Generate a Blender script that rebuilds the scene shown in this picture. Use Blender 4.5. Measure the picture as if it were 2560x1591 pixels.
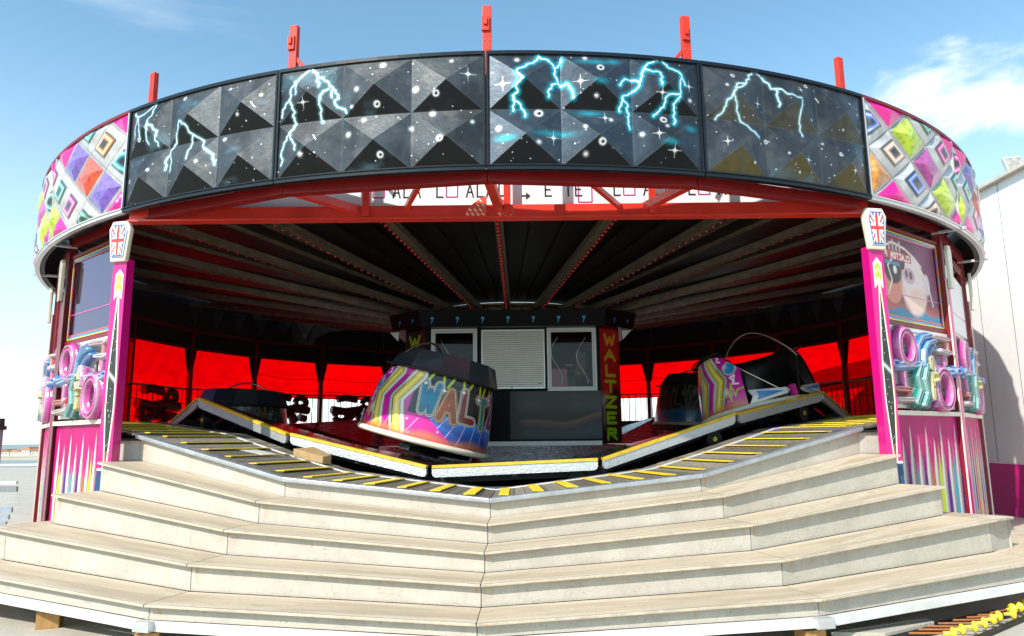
import bpy, bmesh, math, random
import numpy as np
from mathutils import Vector, Matrix
R_ = math.radians
random.seed(7); rng = np.random.default_rng(7)
SC = bpy.context.scene
for o in list(bpy.data.objects): bpy.data.objects.remove(o)

# ------------------------------------------------------------------ camera, sky, sun
cam_d = bpy.data.cameras.new('camera'); cam = bpy.data.objects.new('camera', cam_d)
SC.collection.objects.link(cam); SC.camera = cam
cam_d.sensor_width = 36; cam_d.lens = 25.551; cam_d.clip_end = 6000; cam_d.clip_start = 0.1
cam.location = (0.0639, -17.3148, 1.62)
PITCH, ROLL, YAW = 9.4086, -0.5748, 0.1038
cam.matrix_world = (Matrix.Translation(cam.location) @ Matrix.Rotation(R_(YAW), 4, 'Z') @
                    Matrix.Rotation(R_(90 + PITCH), 4, 'X') @ Matrix.Rotation(R_(ROLL), 4, 'Z'))

SUN_EL, SUN_AZ = 40.0, 37.5          # azimuth: degrees left of straight behind the camera
world = bpy.data.worlds.new('World'); SC.world = world; world.use_nodes = True
wn = world.node_tree; wn.nodes.clear()
def wnode(t): return wn.nodes.new(t)
sky = wnode('ShaderNodeTexSky'); sky.sky_type = 'NISHITA'; sky.sun_disc = False
sky.sun_elevation = R_(SUN_EL); sky.sun_rotation = R_(180 + SUN_AZ)
sky.air_density = 1.0; sky.dust_density = 0.6; sky.ozone_density = 1.6; sky.altitude = 0
bg = wnode('ShaderNodeBackground'); bg.inputs['Strength'].default_value = 0.15
tc = wnode('ShaderNodeTexCoord'); out = wnode('ShaderNodeOutputWorld')
hs = wnode('ShaderNodeHueSaturation'); hs.inputs['Saturation'].default_value = 0.95; hs.inputs['Value'].default_value = 1.0
tint = wnode('ShaderNodeVectorMath'); tint.operation = 'MULTIPLY'; tint.inputs[1].default_value = (1.02, 1.40, 1.32)
wn.links.new(sky.outputs[0], tint.inputs[0]); wn.links.new(tint.outputs[0], hs.inputs['Color'])
def cloud_mask(direction, inner, outer, scale, stretch, lo, hi, amount):
    """noise clouds gathered round one direction of the sky"""
    mp = wnode('ShaderNodeMapping'); mp.inputs['Scale'].default_value = stretch
    wn.links.new(tc.outputs['Generated'], mp.inputs['Vector'])
    nz = wnode('ShaderNodeTexNoise'); nz.inputs['Scale'].default_value = scale; nz.inputs['Detail'].default_value = 9
    nz.inputs['Roughness'].default_value = 0.56; nz.inputs['Distortion'].default_value = 0.35
    wn.links.new(mp.outputs[0], nz.inputs['Vector'])
    r1 = wnode('ShaderNodeMapRange'); r1.inputs['From Min'].default_value = lo; r1.inputs['From Max'].default_value = hi
    r1.interpolation_type = 'SMOOTHSTEP'
    sub = wnode('ShaderNodeVectorMath'); sub.operation = 'SUBTRACT'
    sub.inputs[1].default_value = direction[0]
    wn.links.new(tc.outputs['Generated'], sub.inputs[0])
    sc = wnode('ShaderNodeVectorMath'); sc.operation = 'MULTIPLY'; sc.inputs[1].default_value = direction[1]
    wn.links.new(sub.outputs[0], sc.inputs[0])
    ln = wnode('ShaderNodeVectorMath'); ln.operation = 'LENGTH'; wn.links.new(sc.outputs[0], ln.inputs[0])
    r2 = wnode('ShaderNodeMapRange'); r2.inputs['From Min'].default_value = inner; r2.inputs['From Max'].default_value = outer
    r2.inputs['To Min'].default_value = 0.22; r2.inputs['To Max'].default_value = -0.30
    wn.links.new(ln.outputs['Value'], r2.inputs['Value'])
    ad = wnode('ShaderNodeMath'); ad.operation = 'ADD'
    wn.links.new(nz.outputs[0], ad.inputs[0]); wn.links.new(r2.outputs[0], ad.inputs[1])
    wn.links.new(ad.outputs[0], r1.inputs['Value'])
    m = wnode('ShaderNodeMath'); m.operation = 'MULTIPLY'; m.inputs[1].default_value = amount
    wn.links.new(r1.outputs[0], m.inputs[0])
    return m.outputs[0]
cur = hs.outputs[0]
CLOUDS = [((( 0.525, 0.765, 0.375), (1.0, 1.0, 2.0)), .02, .20, 9.0, (1.0, 1.0, 2.4), .44, .80, .92),
          (((-0.62, 0.75, 0.05), (1.0, 1.0, 5.0)), .05, .50, 3.2, (1, 1, 5.0), .36, .72, .75),
          (((-0.05, 0.99, 0.05), (1.0, 1.0, 4.0)), .05, .70, 3.6, (1, 1, 4.0), .34, .72, .8),
          (((-0.44, 0.70, 0.50), (1.0, 1.0, 4.0)), .02, .30, 5.5, (1, 1, 4.0), .55, .95, .18)]
sepz = wnode('ShaderNodeSeparateXYZ'); wn.links.new(tc.outputs['Generated'], sepz.inputs[0])
hz = wnode('ShaderNodeMapRange'); hz.inputs['From Min'].default_value = .50; hz.inputs['From Max'].default_value = .0; hz.interpolation_type = 'SMOOTHSTEP'; hz.inputs['To Max'].default_value = .66
wn.links.new(sepz.outputs['Z'], hz.inputs['Value'])
hm = wnode('ShaderNodeMix'); hm.data_type = 'RGBA'; wn.links.new(hz.outputs[0], hm.inputs[0]); wn.links.new(cur, hm.inputs[6]); hm.inputs[7].default_value = (5.6, 6.4, 6.8, 1)
cur = hm.outputs[2]
for c_ in CLOUDS:
    fac = cloud_mask(*c_)
    mx = wnode('ShaderNodeMix'); mx.data_type = 'RGBA'; pass
    wn.links.new(fac, mx.inputs[0]); wn.links.new(cur, mx.inputs[6]); mx.inputs[7].default_value = (7.4, 7.6, 7.9, 1)
    cur = mx.outputs[2]
wn.links.new(cur, bg.inputs['Color']); wn.links.new(bg.outputs[0], out.inputs['Surface'])

sd = bpy.data.lights.new('sun', 'SUN'); sd.energy = 4.6; sd.angle = R_(0.53); sd.color = (1.0, 0.955, 0.88)
sun = bpy.data.objects.new('sun', sd); SC.collection.objects.link(sun)
sdir = Vector((-math.sin(R_(SUN_AZ)) * math.cos(R_(SUN_EL)), -math.cos(R_(SUN_AZ)) * math.cos(R_(SUN_EL)), math.sin(R_(SUN_EL))))
sun.rotation_euler = sdir.to_track_quat('Z', 'Y').to_euler(); sun.location = sdir * 60
SC.view_settings.view_transform = 'Standard'; SC.view_settings.look = 'None'
SC.view_settings.gamma = 1; SC.view_settings.exposure = 0.38
SC.render.engine = 'CYCLES'
SC.cycles.max_bounces = 8; SC.cycles.transparent_max_bounces = 16

# ------------------------------------------------------------------ helpers
COL = SC.collection
P0 = -1.313
def pol(R, t, z=0.0):
    a = R_(t); return Vector((R * math.sin(a), -R * math.cos(a), z))
def lin(c):
    return tuple((v / 12.92 if v <= .04045 else ((v + .055) / 1.055) ** 2.4) for v in c)
def hexc(h): return tuple(int(h[i:i + 2], 16) / 255 for i in (0, 2, 4))
def H(h): return np.array(lin(hexc(h)))
def material(name, color=(.5, .5, .5), rough=.5, metal=0., coat=0., bump=None, var=None, attr=None, spec=.5, trans=None, island=0., streak=None):
    m = bpy.data.materials.new(name); m.use_nodes = True; nt = m.node_tree; b = nt.nodes['Principled BSDF']
    b.inputs['Base Color'].default_value = (*color[:3], 1); b.inputs['Roughness'].default_value = rough
    b.inputs['Metallic'].default_value = metal; b.inputs['Coat Weight'].default_value = coat; b.inputs['Coat Roughness'].default_value = .10
    b.inputs['Specular IOR Level'].default_value = spec
    N = nt.nodes.new; L = nt.links.new
    tcn = N('ShaderNodeTexCoord'); src = None
    if attr:
        a = N('ShaderNodeAttribute'); a.attribute_name = attr; src = a.outputs['Color']
    if var:   # (scale, amount, stretch) value variation
        mp = N('ShaderNodeMapping'); mp.inputs['Scale'].default_value = var[2] if len(var) > 2 else (1, 1, 1)
        L(tcn.outputs['Object'], mp.inputs[0])
        nz = N('ShaderNodeTexNoise'); nz.inputs['Scale'].default_value = var[0]; nz.inputs['Detail'].default_value = 8; nz.inputs['Roughness'].default_value = .65
        L(mp.outputs[0], nz.inputs['Vector'])
        r = N('ShaderNodeMapRange'); r.inputs['From Min'].default_value = .3; r.inputs['From Max'].default_value = .7
        r.inputs['To Min'].default_value = 1 - var[1]; r.inputs['To Max'].default_value = 1 + var[1] * .6
        L(nz.outputs[0], r.inputs['Value'])
        mul = N('ShaderNodeVectorMath'); mul.operation = 'SCALE'
        if src is None: mul.inputs[0].default_value = color[:3]
        else: L(src, mul.inputs[0])
        L(r.outputs[0], mul.inputs['Scale']); src = mul.outputs[0]
        rr = N('ShaderNodeMapRange'); rr.inputs['To Min'].default_value = max(0, rough - .08); rr.inputs['To Max'].default_value = min(1, rough + .12)
        L(nz.outputs[0], rr.inputs['Value']); L(rr.outputs[0], b.inputs['Roughness'])
    if island:
        g = N('ShaderNodeNewGeometry'); r = N('ShaderNodeMapRange'); r.inputs['To Min'].default_value = 1 - island; r.inputs['To Max'].default_value = 1 + island * .7
        L(g.outputs['Random Per Island'], r.inputs['Value'])
        mul = N('ShaderNodeVectorMath'); mul.operation = 'SCALE'
        if src is None: mul.inputs[0].default_value = color[:3]
        else: L(src, mul.inputs[0])
        L(r.outputs[0], mul.inputs['Scale']); src = mul.outputs[0]
    if streak:  # list of (color, scale, stretch, lo, hi, amount) stains with a shape of their own
        for (sc_, s_, st_, lo_, hi_, am_) in streak:
            mp = N('ShaderNodeMapping'); mp.inputs['Scale'].default_value = st_; L(tcn.outputs['Object'], mp.inputs[0])
            nz = N('ShaderNodeTexNoise'); nz.inputs['Scale'].default_value = s_; nz.inputs['Detail'].default_value = 7; nz.inputs['Roughness'].default_value = .7
            L(mp.outputs[0], nz.inputs['Vector'])
            r = N('ShaderNodeMapRange'); r.inputs['From Min'].default_value = lo_; r.inputs['From Max'].default_value = hi_; r.inputs['To Max'].default_value = am_
            L(nz.outputs[0], r.inputs['Value'])
            mx = N('ShaderNodeMix'); mx.data_type = 'RGBA'; L(r.outputs[0], mx.inputs[0])
            if src is None: mx.inputs[6].default_value = (*color[:3], 1)
            else: L(src, mx.inputs[6])
            mx.inputs[7].default_value = (*sc_, 1); src = mx.outputs[2]
    if src is not None: L(src, b.inputs['Base Color'])
    if bump:  # (scale, strength, stretch)
        mp = N('ShaderNodeMapping'); mp.inputs['Scale'].default_value = bump[2] if len(bump) > 2 else (1, 1, 1); L(tcn.outputs['Object'], mp.inputs[0])
        nz = N('ShaderNodeTexNoise'); nz.inputs['Scale'].default_value = bump[0]; nz.inputs['Detail'].default_value = 6
        L(mp.outputs[0], nz.inputs['Vector'])
        bp = N('ShaderNodeBump'); bp.inputs['Strength'].default_value = bump[1]; bp.inputs['Distance'].default_value = .02
        L(nz.outputs[0], bp.inputs['Height']); L(bp.outputs[0], b.inputs['Normal'])
    return m

M = {}
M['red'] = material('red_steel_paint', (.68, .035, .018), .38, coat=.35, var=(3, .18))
M['red_mid'] = material('shaded_red_paint', (.24, .004, .004), .4, var=(3, .2))  # darker copy of the truss red, with the ring beam's shade in the colour
M['red_post'] = material('sunfaded_red_paint', (.64, .040, .022), .5, spec=.3, var=(4, .2))
M['dark_red'] = material('deep_red_paint', (.20, .006, .01), .4, var=(3, .2))
M['magenta'] = material('magenta_gloss', (.56, .005, .18), .28, coat=.25, var=(2.5, .1))
M['black_gloss'] = material('black_gloss', (.008, .009, .011), .22, coat=.15, spec=.35, bump=(3, .08))
M['black'] = material('black_paint', (.010, .010, .011), .55, var=(4, .3))
M['roof'] = material('dark_roof_sheet', (.010, .008, .008), .42, var=(2, .4), bump=(1.5, .5))
M['rafter'] = material('weathered_rafter_metal', (.24, .19, .14), .40, metal=.5, var=(6, .35, (1, 1, 1)))
M['hub'] = material('brass_checker_metal', (.30, .22, .12), .4, metal=.7, var=(18, .5), bump=(35, .6))
M['bulb'] = material('red_lamp_cap', (.42, .006, .008), .12, coat=.8)
M['alu'] = material('bare_aluminium', (.62, .62, .62), .38, metal=.55, var=(7, .15), bump=(30, .12))
M['alu_white'] = material('worn_white_metal', (.72, .71, .69), .42, metal=.15, var=(5, .14), streak=[((.25, .22, .18), 9, (1, 1, 1), .62, .75, .35)])
M['tread'] = material('sanded_ply_tread', (.53, .44, .325), .75, var=(7, .18), bump=(60, .25, (1, 1, 1)),
                      streak=[((.30, .24, .17), 4, (1, 1, 1), .50, .72, .6), ((.28, .20, .14), 26, (1, 1, 1), .66, .74, .5)])
M['riser'] = material('cream_painted_riser', (.49, .445, .385), .6, var=(1.6, .14), bump=(25, .12),
                      streak=[((.42, .34, .25), 3.2, (1, 1, 1.4), .50, .75, .55), ((.36, .33, .29), 12, (1, 1, .35), .60, .75, .4), ((.45, .24, .08), 6, (1.5, 1.5, .45), .64, .76, .7), ((.25, .21, .17), 34, (1, 1, 1), .70, .76, .6)])
M['plank'] = material('grey_deck_board', (.19, .165, .13), .7, island=.5, var=(14, .35, (1, 1, 1)), bump=(40, .4))
M['yellow'] = material('yellow_antislip_strip', (.78, .56, .02), .55, var=(20, .2))
M['yellow_edge'] = material('yellow_platform_edge', (.72, .47, .03), .45, var=(12, .3), streak=[((.12, .09, .05), 30, (1, 1, 1), .6, .72, .6)])
M['checker'] = material('checker_plate', (.66, .66, .66), .32, metal=.6, var=(16, .12), bump=(55, .55))
M['platform'] = material('platform_board', (.030, .010, .014), .24, coat=.4, island=.3, var=(8, .3))
M['chrome'] = material('tarnished_chrome', (.55, .48, .40), .22, metal=.95)
M['silver'] = material('silver_paint', (.62, .61, .59), .3, metal=.35, coat=.3)
M['pad'] = material('black_vinyl_padding', (.012, .011, .012), .32, bump=(7, .3))
M['cream'] = material('cream_moulding', (.70, .64, .52), .4, var=(6, .1))
M['white'] = material('white_panel', (.80, .80, .80), .5, var=(2, .05))
M['text_black'] = material('black_lettering', (.02, .02, .022), .5)
M['text_pink'] = material('magenta_lettering', (.45, .02, .22), .5)
M['wall_white'] = material('white_profiled_wall', (.88, .87, .85), .6, var=(.8, .06), streak=[((.55, .52, .47), 2, (1, 1, .3), .58, .8, .3)])
M['wood'] = material('orange_timber_block', (.42, .22, .07), .7, var=(8, .3, (1, 6, 1)))
M['wedge'] = material('plywood_wedge', (.40, .26, .12), .65, var=(8, .25, (1, 5, 1)))
M['shutter'] = material('roller_shutter', (.58, .55, .51), .36, metal=.35, var=(3, .12))
M['pvc'] = material('white_window_frame', (.72, .72, .74), .3, coat=.2)
M['plastic_yellow'] = material('yellow_plastic_knob', (.80, .60, .04), .35)
M['rust'] = material('rusty_rod', (.34, .12, .03), .6, var=(20, .3))
M['grey'] = material('grey_metal', (.22, .23, .25), .5, var=(6, .25))
M['rail_blue'] = material('weathered_blue_timber', (.30, .37, .44), .7, var=(6, .3, (1, 8, 1)))
M['painted'] = material('airbrushed_gloss', attr='Col', rough=.28, coat=.3)
M['painted_board'] = material('airbrushed_pyramid_board', attr='Col', rough=.36, metal=.5, coat=.10, spec=.30, var=(9, .22), bump=(22, .10))
M['painted_matte'] = material('airbrushed_matte', attr='Col', rough=.5, spec=.25)
M['painted_flat'] = material('airbrushed_satin', attr='Col', rough=.45)
M['orn_pink'] = material('moulded_pink', (.62, .03, .30), .2, coat=.7)
M['orn_silver'] = material('moulded_silver', (.66, .66, .68), .2, metal=.3, coat=.5)
M['orn_blue'] = material('moulded_blue', (.02, .20, .55), .2, coat=.7)
M['orn_green'] = material('moulded_green', (.01, .30, .22), .2, coat=.7)
M['orn_yellow'] = material('moulded_yellow', (.60, .52, .03), .25, coat=.7)
M['orn_red'] = material('moulded_red', (.50, .03, .02), .22, coat=.7)

M['tri'] = material('faded_triangle_paint', (.045, .05, .055), .5, var=(1.5, .9))
M['cowl'] = material('black_cowl_sky_tint', (.10, .125, .16), .16, metal=.75, coat=.8, bump=(2, .15))  # slate base colour stands in for the sky reflected in the black cowl
M['lip'] = material('scuffed_aluminium_lip', (.46, .47, .48), .35, metal=.6, var=(9, .2), bump=(30, .1))
def film_material(name, tint, gloss, rough=.06, ior=1.45):
    m = bpy.data.materials.new(name); m.use_nodes = True; nt = m.node_tree; nt.nodes.clear()
    o = nt.nodes.new('ShaderNodeOutputMaterial'); t = nt.nodes.new('ShaderNodeBsdfTransparent'); t.inputs[0].default_value = (*tint, 1)
    g = nt.nodes.new('ShaderNodeBsdfGlossy'); g.inputs['Roughness'].default_value = rough; g.inputs[0].default_value = (.9, .9, .9, 1) if 'tinted' not in name else (.72, .60, .80, 1)
    mx = nt.nodes.new('ShaderNodeMixShader'); lw = nt.nodes.new('ShaderNodeFresnel'); lw.inputs[0].default_value = ior
    ad = nt.nodes.new('ShaderNodeMath'); ad.operation = 'ADD'; ad.inputs[1].default_value = gloss
    if 'red' in name:      # soft creases and dust in the film
        tcn = nt.nodes.new('ShaderNodeTexCoord'); nz = nt.nodes.new('ShaderNodeTexNoise'); nz.inputs['Scale'].default_value = 1.6; nz.inputs['Detail'].default_value = 5; nz.inputs['Distortion'].default_value = 1.2
        mp = nt.nodes.new('ShaderNodeMapping'); mp.inputs['Scale'].default_value = (1, 1, 2.2); nt.links.new(tcn.outputs['Object'], mp.inputs[0]); nt.links.new(mp.outputs[0], nz.inputs['Vector'])
        mr = nt.nodes.new('ShaderNodeMapRange'); mr.inputs['From Min'].default_value = .3; mr.inputs['From Max'].default_value = .65; mr.inputs['To Min'].default_value = .86; mr.inputs['To Max'].default_value = 1.0; nt.links.new(nz.outputs[0], mr.inputs['Value'])
        sm = nt.nodes.new('ShaderNodeVectorMath'); sm.operation = 'SCALE'; sm.inputs[0].default_value = tint; nt.links.new(mr.outputs[0], sm.inputs['Scale']); nt.links.new(sm.outputs[0], t.inputs[0])
    nt.links.new(lw.outputs[0], ad.inputs[0]); nt.links.new(ad.outputs[0], mx.inputs[0])
    nt.links.new(t.outputs[0], mx.inputs[1]); nt.links.new(g.outputs[0], mx.inputs[2]); nt.links.new(mx.outputs[0], o.inputs[0])
    return m
M['red_film'] = film_material('red_see_through_film', (.93, .0, .035), -.03, .25, 1.12)
M['pane'] = film_material('tinted_acrylic_pane', (.55, .42, .60), .26)
M['booth_glass'] = film_material('booth_glass', (.80, .80, .84), -.018, .03)
M['booth_black'] = material('booth_black', (.004, .004, .005), .34, spec=.07)

def setp(o, label=None, cat=None, group=None, kind=None):
    if label: o['label'] = label
    if cat: o['category'] = cat
    if group: o['group'] = group
    if kind: o['kind'] = kind
    return o
def thing(name, label, cat, loc=(0, 0, 0), group=None):
    o = bpy.data.objects.new(name, None); COL.objects.link(o); o.location = loc; o.empty_display_size = .2
    return setp(o, label, cat, group)

class MB:
    """collects shapes; build() links them as ONE mesh object with its origin at the parent's"""
    def __init__(s): s.v = []; s.f = []; s.sm = []
    def add(s, vs, fs, smooth=False):
        n = len(s.v); s.v += [tuple(v) for v in vs]; s.f += [tuple(i + n for i in f) for f in fs]; s.sm += [smooth] * len(fs)
    def hexa(s, b, t):  # b,t: 4 bottom, 4 top points (ccw from above)
        s.add(list(b) + list(t), [(3, 2, 1, 0), (4, 5, 6, 7), (0, 1, 5, 4), (1, 2, 6, 5), (2, 3, 7, 6), (3, 0, 4, 7)])
    def box(s, c, d, rz=0., bev=0.):
        c = Vector(c); X = Vector((math.cos(rz), math.sin(rz), 0)) * d[0] / 2; Y = Vector((-math.sin(rz), math.cos(rz), 0)) * d[1] / 2; Z = Vector((0, 0, d[2] / 2))
        s.hexa([c - X - Y - Z, c + X - Y - Z, c + X + Y - Z, c - X + Y - Z], [c - X - Y + Z, c + X - Y + Z, c + X + Y + Z, c - X + Y + Z])
    def bar(s, a, b, w, h, up=(0, 0, 1)):
        a = Vector(a); b = Vector(b); d = (b - a).normalized(); u = Vector(up); r = d.cross(u)
        if r.length < 1e-4: r = d.cross(Vector((1, 0, 0)))
        r.normalize(); u = r.cross(d).normalized(); r *= w / 2; u *= h / 2
        s.hexa([a - r - u, a + r - u, b + r - u, b - r - u], [a - r + u, a + r + u, b + r + u, b - r + u])
    def tube(s, pts, rad, n=8, cap=True, closed=False):
        pts = [Vector(p) for p in pts]; rads = rad if isinstance(rad, (list, tuple)) else [rad] * len(pts)
        vs = []; m = len(pts); prev = None
        for i, p in enumerate(pts):
            if closed: d = pts[(i + 1) % m] - pts[i - 1]
            else: d = pts[min(i + 1, m - 1)] - pts[max(i - 1, 0)]
            d.normalize()
            if prev is None:
                r = d.cross(Vector((0, 0, 1)))
                if r.length < 1e-3: r = d.cross(Vector((1, 0, 0)))
            else:
                r = prev - d * prev.dot(d)
            r.normalize(); prev = r.copy(); u = d.cross(r)
            for k in range(n):
                a = 2 * math.pi * k / n; vs.append(p + (r * math.cos(a) + u * math.sin(a)) * rads[i])
        fs = []
        for i in range(m if closed else m - 1):
            for k in range(n):
                j = (i + 1) % m; fs.append((i * n + k, i * n + (k + 1) % n, j * n + (k + 1) % n, j * n + k))
        s.add(vs, fs, True)
        if cap and not closed:
            s.add(vs[:n], [tuple(range(n))[::-1]]); s.add(vs[-n:], [tuple(range(n))])
    def cyl(s, a, b, r0, r1=None, n=24):
        s.tube([a, b], [r0, r0 if r1 is None else r1], n)
    def ball(s, c, r, n=8, m=5, sz=(1, 1, 1)):
        c = Vector(c); vs = [c + Vector((0, 0, r * sz[2]))]
        for i in range(1, m):
            a = math.pi * i / m
            for k in range(n):
                b = 2 * math.pi * k / n; vs.append(c + Vector((r * math.sin(a) * math.cos(b) * sz[0], r * math.sin(a) * math.sin(b) * sz[1], r * math.cos(a) * sz[2])))
        vs.append(c - Vector((0, 0, r * sz[2]))); fs = []
        for k in range(n): fs.append((0, 1 + k, 1 + (k + 1) % n))
        for i in range(m - 2):
            for k in range(n): fs.append((1 + i * n + k, 1 + (i + 1) * n + k, 1 + (i + 1) * n + (k + 1) % n, 1 + i * n + (k + 1) % n))
        l = len(vs) - 1; b0 = 1 + (m - 2) * n
        for k in range(n): fs.append((l, b0 + (k + 1) % n, b0 + k))
        s.add(vs, fs, True)
    def prism(s, outline, depth_vec, smooth=False):
        o = [Vector(p) for p in outline]; d = Vector(depth_vec); n = len(o)
        s.add(o + [p + d for p in o], [tuple(range(n))[::-1], tuple(range(n, 2 * n))] + [(i, (i + 1) % n, n + (i + 1) % n, n + i) for i in range(n)], smooth)
    def ringsect(s, r0, r1, t0, t1, z0, z1, n=8, zf0=None):
        """solid ring sector; z0,z1 numbers or functions of angle"""
        f0 = z0 if callable(z0) else (lambda t: z0); f1 = z1 if callable(z1) else (lambda t: z1)
        vs = []
        for i in range(n + 1):
            t = t0 + (t1 - t0) * i / n
            vs += [pol(r0, t, f0(t)), pol(r1, t, f0(t)), pol(r1, t, f1(t)), pol(r0, t, f1(t))]
        fs = [(0, 1, 2, 3), tuple(4 * n + k for k in (3, 2, 1, 0))]
        for i in range(n):
            a = 4 * i; b = a + 4
            for k in range(4): fs.append((a + k, b + k, b + (k + 1) % 4, a + (k + 1) % 4))
        s.add(vs, fs)
    def build(s, name, mat, parent=None, recalc=True, bevel=0.):
        me = bpy.data.meshes.new(name)
        off = Vector((0, 0, 0))
        if parent is not None:
            p = parent
            mw = Matrix.Identity(4); chain = []
            while p is not None: chain.append(p); p = p.parent
            for q in reversed(chain): mw = mw @ q.matrix_basis
            if s_local[0]: mw = Matrix.Identity(4)
            inv = mw.inverted(); vs = [tuple(inv @ Vector(v)) for v in s.v]
        else:
            # origin at the base of the mesh
            a = np.array(s.v); off = Vector(((a[:, 0].min() + a[:, 0].max()) / 2, (a[:, 1].min() + a[:, 1].max()) / 2, a[:, 2].min()))
            vs = [tuple(Vector(v) - off) for v in s.v]
        me.from_pydata(vs, [], s.f); me.polygons.foreach_set('use_smooth', s.sm)
        if recalc:
            bm = bmesh.new(); bm.from_mesh(me); bmesh.ops.recalc_face_normals(bm, faces=bm.faces)
            if bevel:
                es = [e for e in bm.edges if len(e.link_faces) == 2 and e.calc_face_angle(0) > .6]
                bmesh.ops.bevel(bm, geom=es, offset=bevel, segments=2, affect='EDGES', profile=.6)
            bm.to_mesh(me); bm.free()
        if mat: me.materials.append(mat)
        o = bpy.data.objects.new(name, me); COL.objects.link(o); o.parent = parent; o.location = off
        return o
s_local = [False]   # True: coordinates handed to build() are already in the parent's frame

def painted_grid(name, pos, col, nu, nv, mat, parent=None, cell=None, back=0., smooth=False, local=False):
    """grid mesh: pos(u,v)->(n,3), col(u,v)->(n,3) linear colour. cell=(cu,cv): creases of cu x cv pyramids are meshed exactly"""
    u = np.linspace(0, 1, nu + 1); v = np.linspace(0, 1, nv + 1); U, V = np.meshgrid(u, v)
    U = U.ravel(); V = V.ravel(); P = pos(U, V); Cc = np.clip(col(U, V), 0, 1)
    i = np.arange(nu)[None, :] + (nu + 1) * np.arange(nv)[:, None]
    a = i; b = i + 1; c = i + 1 + nu + 1; d = i + nu + 1
    if cell:
        cu, cv = cell; uu = (np.arange(nu) + .5) / nu * cu % 1; vv = (np.arange(nv) + .5) / nv * cv % 1
        main = ((uu[None, :] < .5) == (vv[:, None] < .5))
        T1 = np.where(main[..., None], np.stack([a, b, c], -1), np.stack([a, b, d], -1)).reshape(-1, 3)
        T2 = np.where(main[..., None], np.stack([a, c, d], -1), np.stack([b, c, d], -1)).reshape(-1, 3)
        F = np.concatenate([T1, T2])
    else:
        F = np.stack([a, b, c, d], -1).reshape(-1, 4)
    if parent is not None and not local:
        chain = []; p = parent
        while p is not None: chain.append(p); p = p.parent
        mw = Matrix.Identity(4)
        for q in reversed(chain): mw = mw @ q.matrix_basis
        inv = np.array(mw.inverted()); P = P @ inv[:3, :3].T + inv[:3, 3]
    me = bpy.data.meshes.new(name); me.from_pydata(P.tolist(), [], F.tolist())
    at = me.color_attributes.new('Col', 'FLOAT_COLOR', 'POINT')
    at.data.foreach_set('color', np.concatenate([Cc, np.ones((len(Cc), 1))], 1).astype(np.float32).ravel())
    if smooth: me.polygons.foreach_set('use_smooth', [True] * len(me.polygons))
    me.materials.append(mat); o = bpy.data.objects.new(name, me); COL.objects.link(o); o.parent = parent
    return o

def seg_dist(x, y, pl):
    """distance from points to a polyline"""
    d = np.full(x.shape, 1e9)
    for (x0, y0), (x1, y1) in zip(pl[:-1], pl[1:]):
        dx, dy = x1 - x0, y1 - y0; L = dx * dx + dy * dy + 1e-12
        t = np.clip(((x - x0) * dx + (y - y0) * dy) / L, 0, 1)
        d = np.minimum(d, np.hypot(x - x0 - t * dx, y - y0 - t * dy))
    return d
def inpoly(x, y, poly):
    r = np.zeros(x.shape, bool); n = len(poly)
    for i in range(n):
        x0, y0 = poly[i]; x1, y1 = poly[(i + 1) % n]
        with np.errstate(divide='ignore', invalid='ignore'):
            c = ((y0 > y) != (y1 > y)) & (x < (x1 - x0) * (y - y0) / (y1 - y0 + 1e-15) + x0)
        r ^= c
    return r
def sstep(e0, e1, x):
    t = np.clip((x - e0) / (e1 - e0), 0, 1); return t * t * (3 - 2 * t)
def over(base, col, a):
    return base * (1 - a[:, None]) + np.asarray(col) * a[:, None]
def vnoise(x, y, seed=0):
    xi = np.floor(x).astype(int); yi = np.floor(y).astype(int); fx = x - xi; fy = y - yi
    def h(a, b):
        n = (a * 374761393 + b * 668265263 + seed * 982451653) & 0xffffffff
        n = ((n ^ (n >> 13)) * 1274126177) & 0xffffffff; return ((n ^ (n >> 16)) & 0xffff) / 65535.
    fx = fx * fx * (3 - 2 * fx); fy = fy * fy * (3 - 2 * fy)
    return (h(xi, yi) * (1 - fx) + h(xi + 1, yi) * fx) * (1 - fy) + (h(xi, yi + 1) * (1 - fx) + h(xi + 1, yi + 1) * fx) * fy
def fbm(x, y, seed=0, o=4):
    return sum(vnoise(x * 2 ** k, y * 2 ** k, seed + k) / 2 ** k for k in range(o)) / sum(.5 ** k for k in range(o))
LET = {'W': [[(0, 1), (.25, 0), (.5, .75), (.75, 0), (1, 1)]], 'A': [[(0, 0), (.5, 1), (1, 0)], [(.2, .38), (.8, .38)]],
       'L': [[(.1, 1), (.1, 0), (.95, 0)]], 'T': [[(0, 1), (1, 1)], [(.5, 1), (.5, 0)]], 'Z': [[(0, 1), (1, 1), (0, 0), (1, 0)]],
       'E': [[(.95, 1), (.1, 1), (.1, 0), (.95, 0)], [(.1, .52), (.8, .52)]], 'R': [[(.1, 0), (.1, 1), (.85, .95), (.9, .62), (.1, .5)], [(.45, .5), (.95, 0)]],
       'C': [[(.95, 1), (.1, 1), (.1, 0), (.95, 0)]], 'O': [[(.1, 1), (.9, 1), (.9, 0), (.1, 0), (.1, 1)]], 'P': [[(.1, 0), (.1, 1), (.9, 1), (.9, .5), (.1, .5)]],
       'N': [[(.1, 0), (.1, 1), (.9, 0), (.9, 1)]], 'I': [[(.5, 0), (.5, 1)]], 'S': [[(.95, 1), (.1, 1), (.1, .52), (.9, .48), (.9, 0), (.05, 0)]],
       'H': [[(.1, 0), (.1, 1)], [(.9, 0), (.9, 1)], [(.1, .5), (.9, .5)]], 'Y': [[(0, 1), (.5, .5), (1, 1)], [(.5, .5), (.5, 0)]]}
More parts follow.
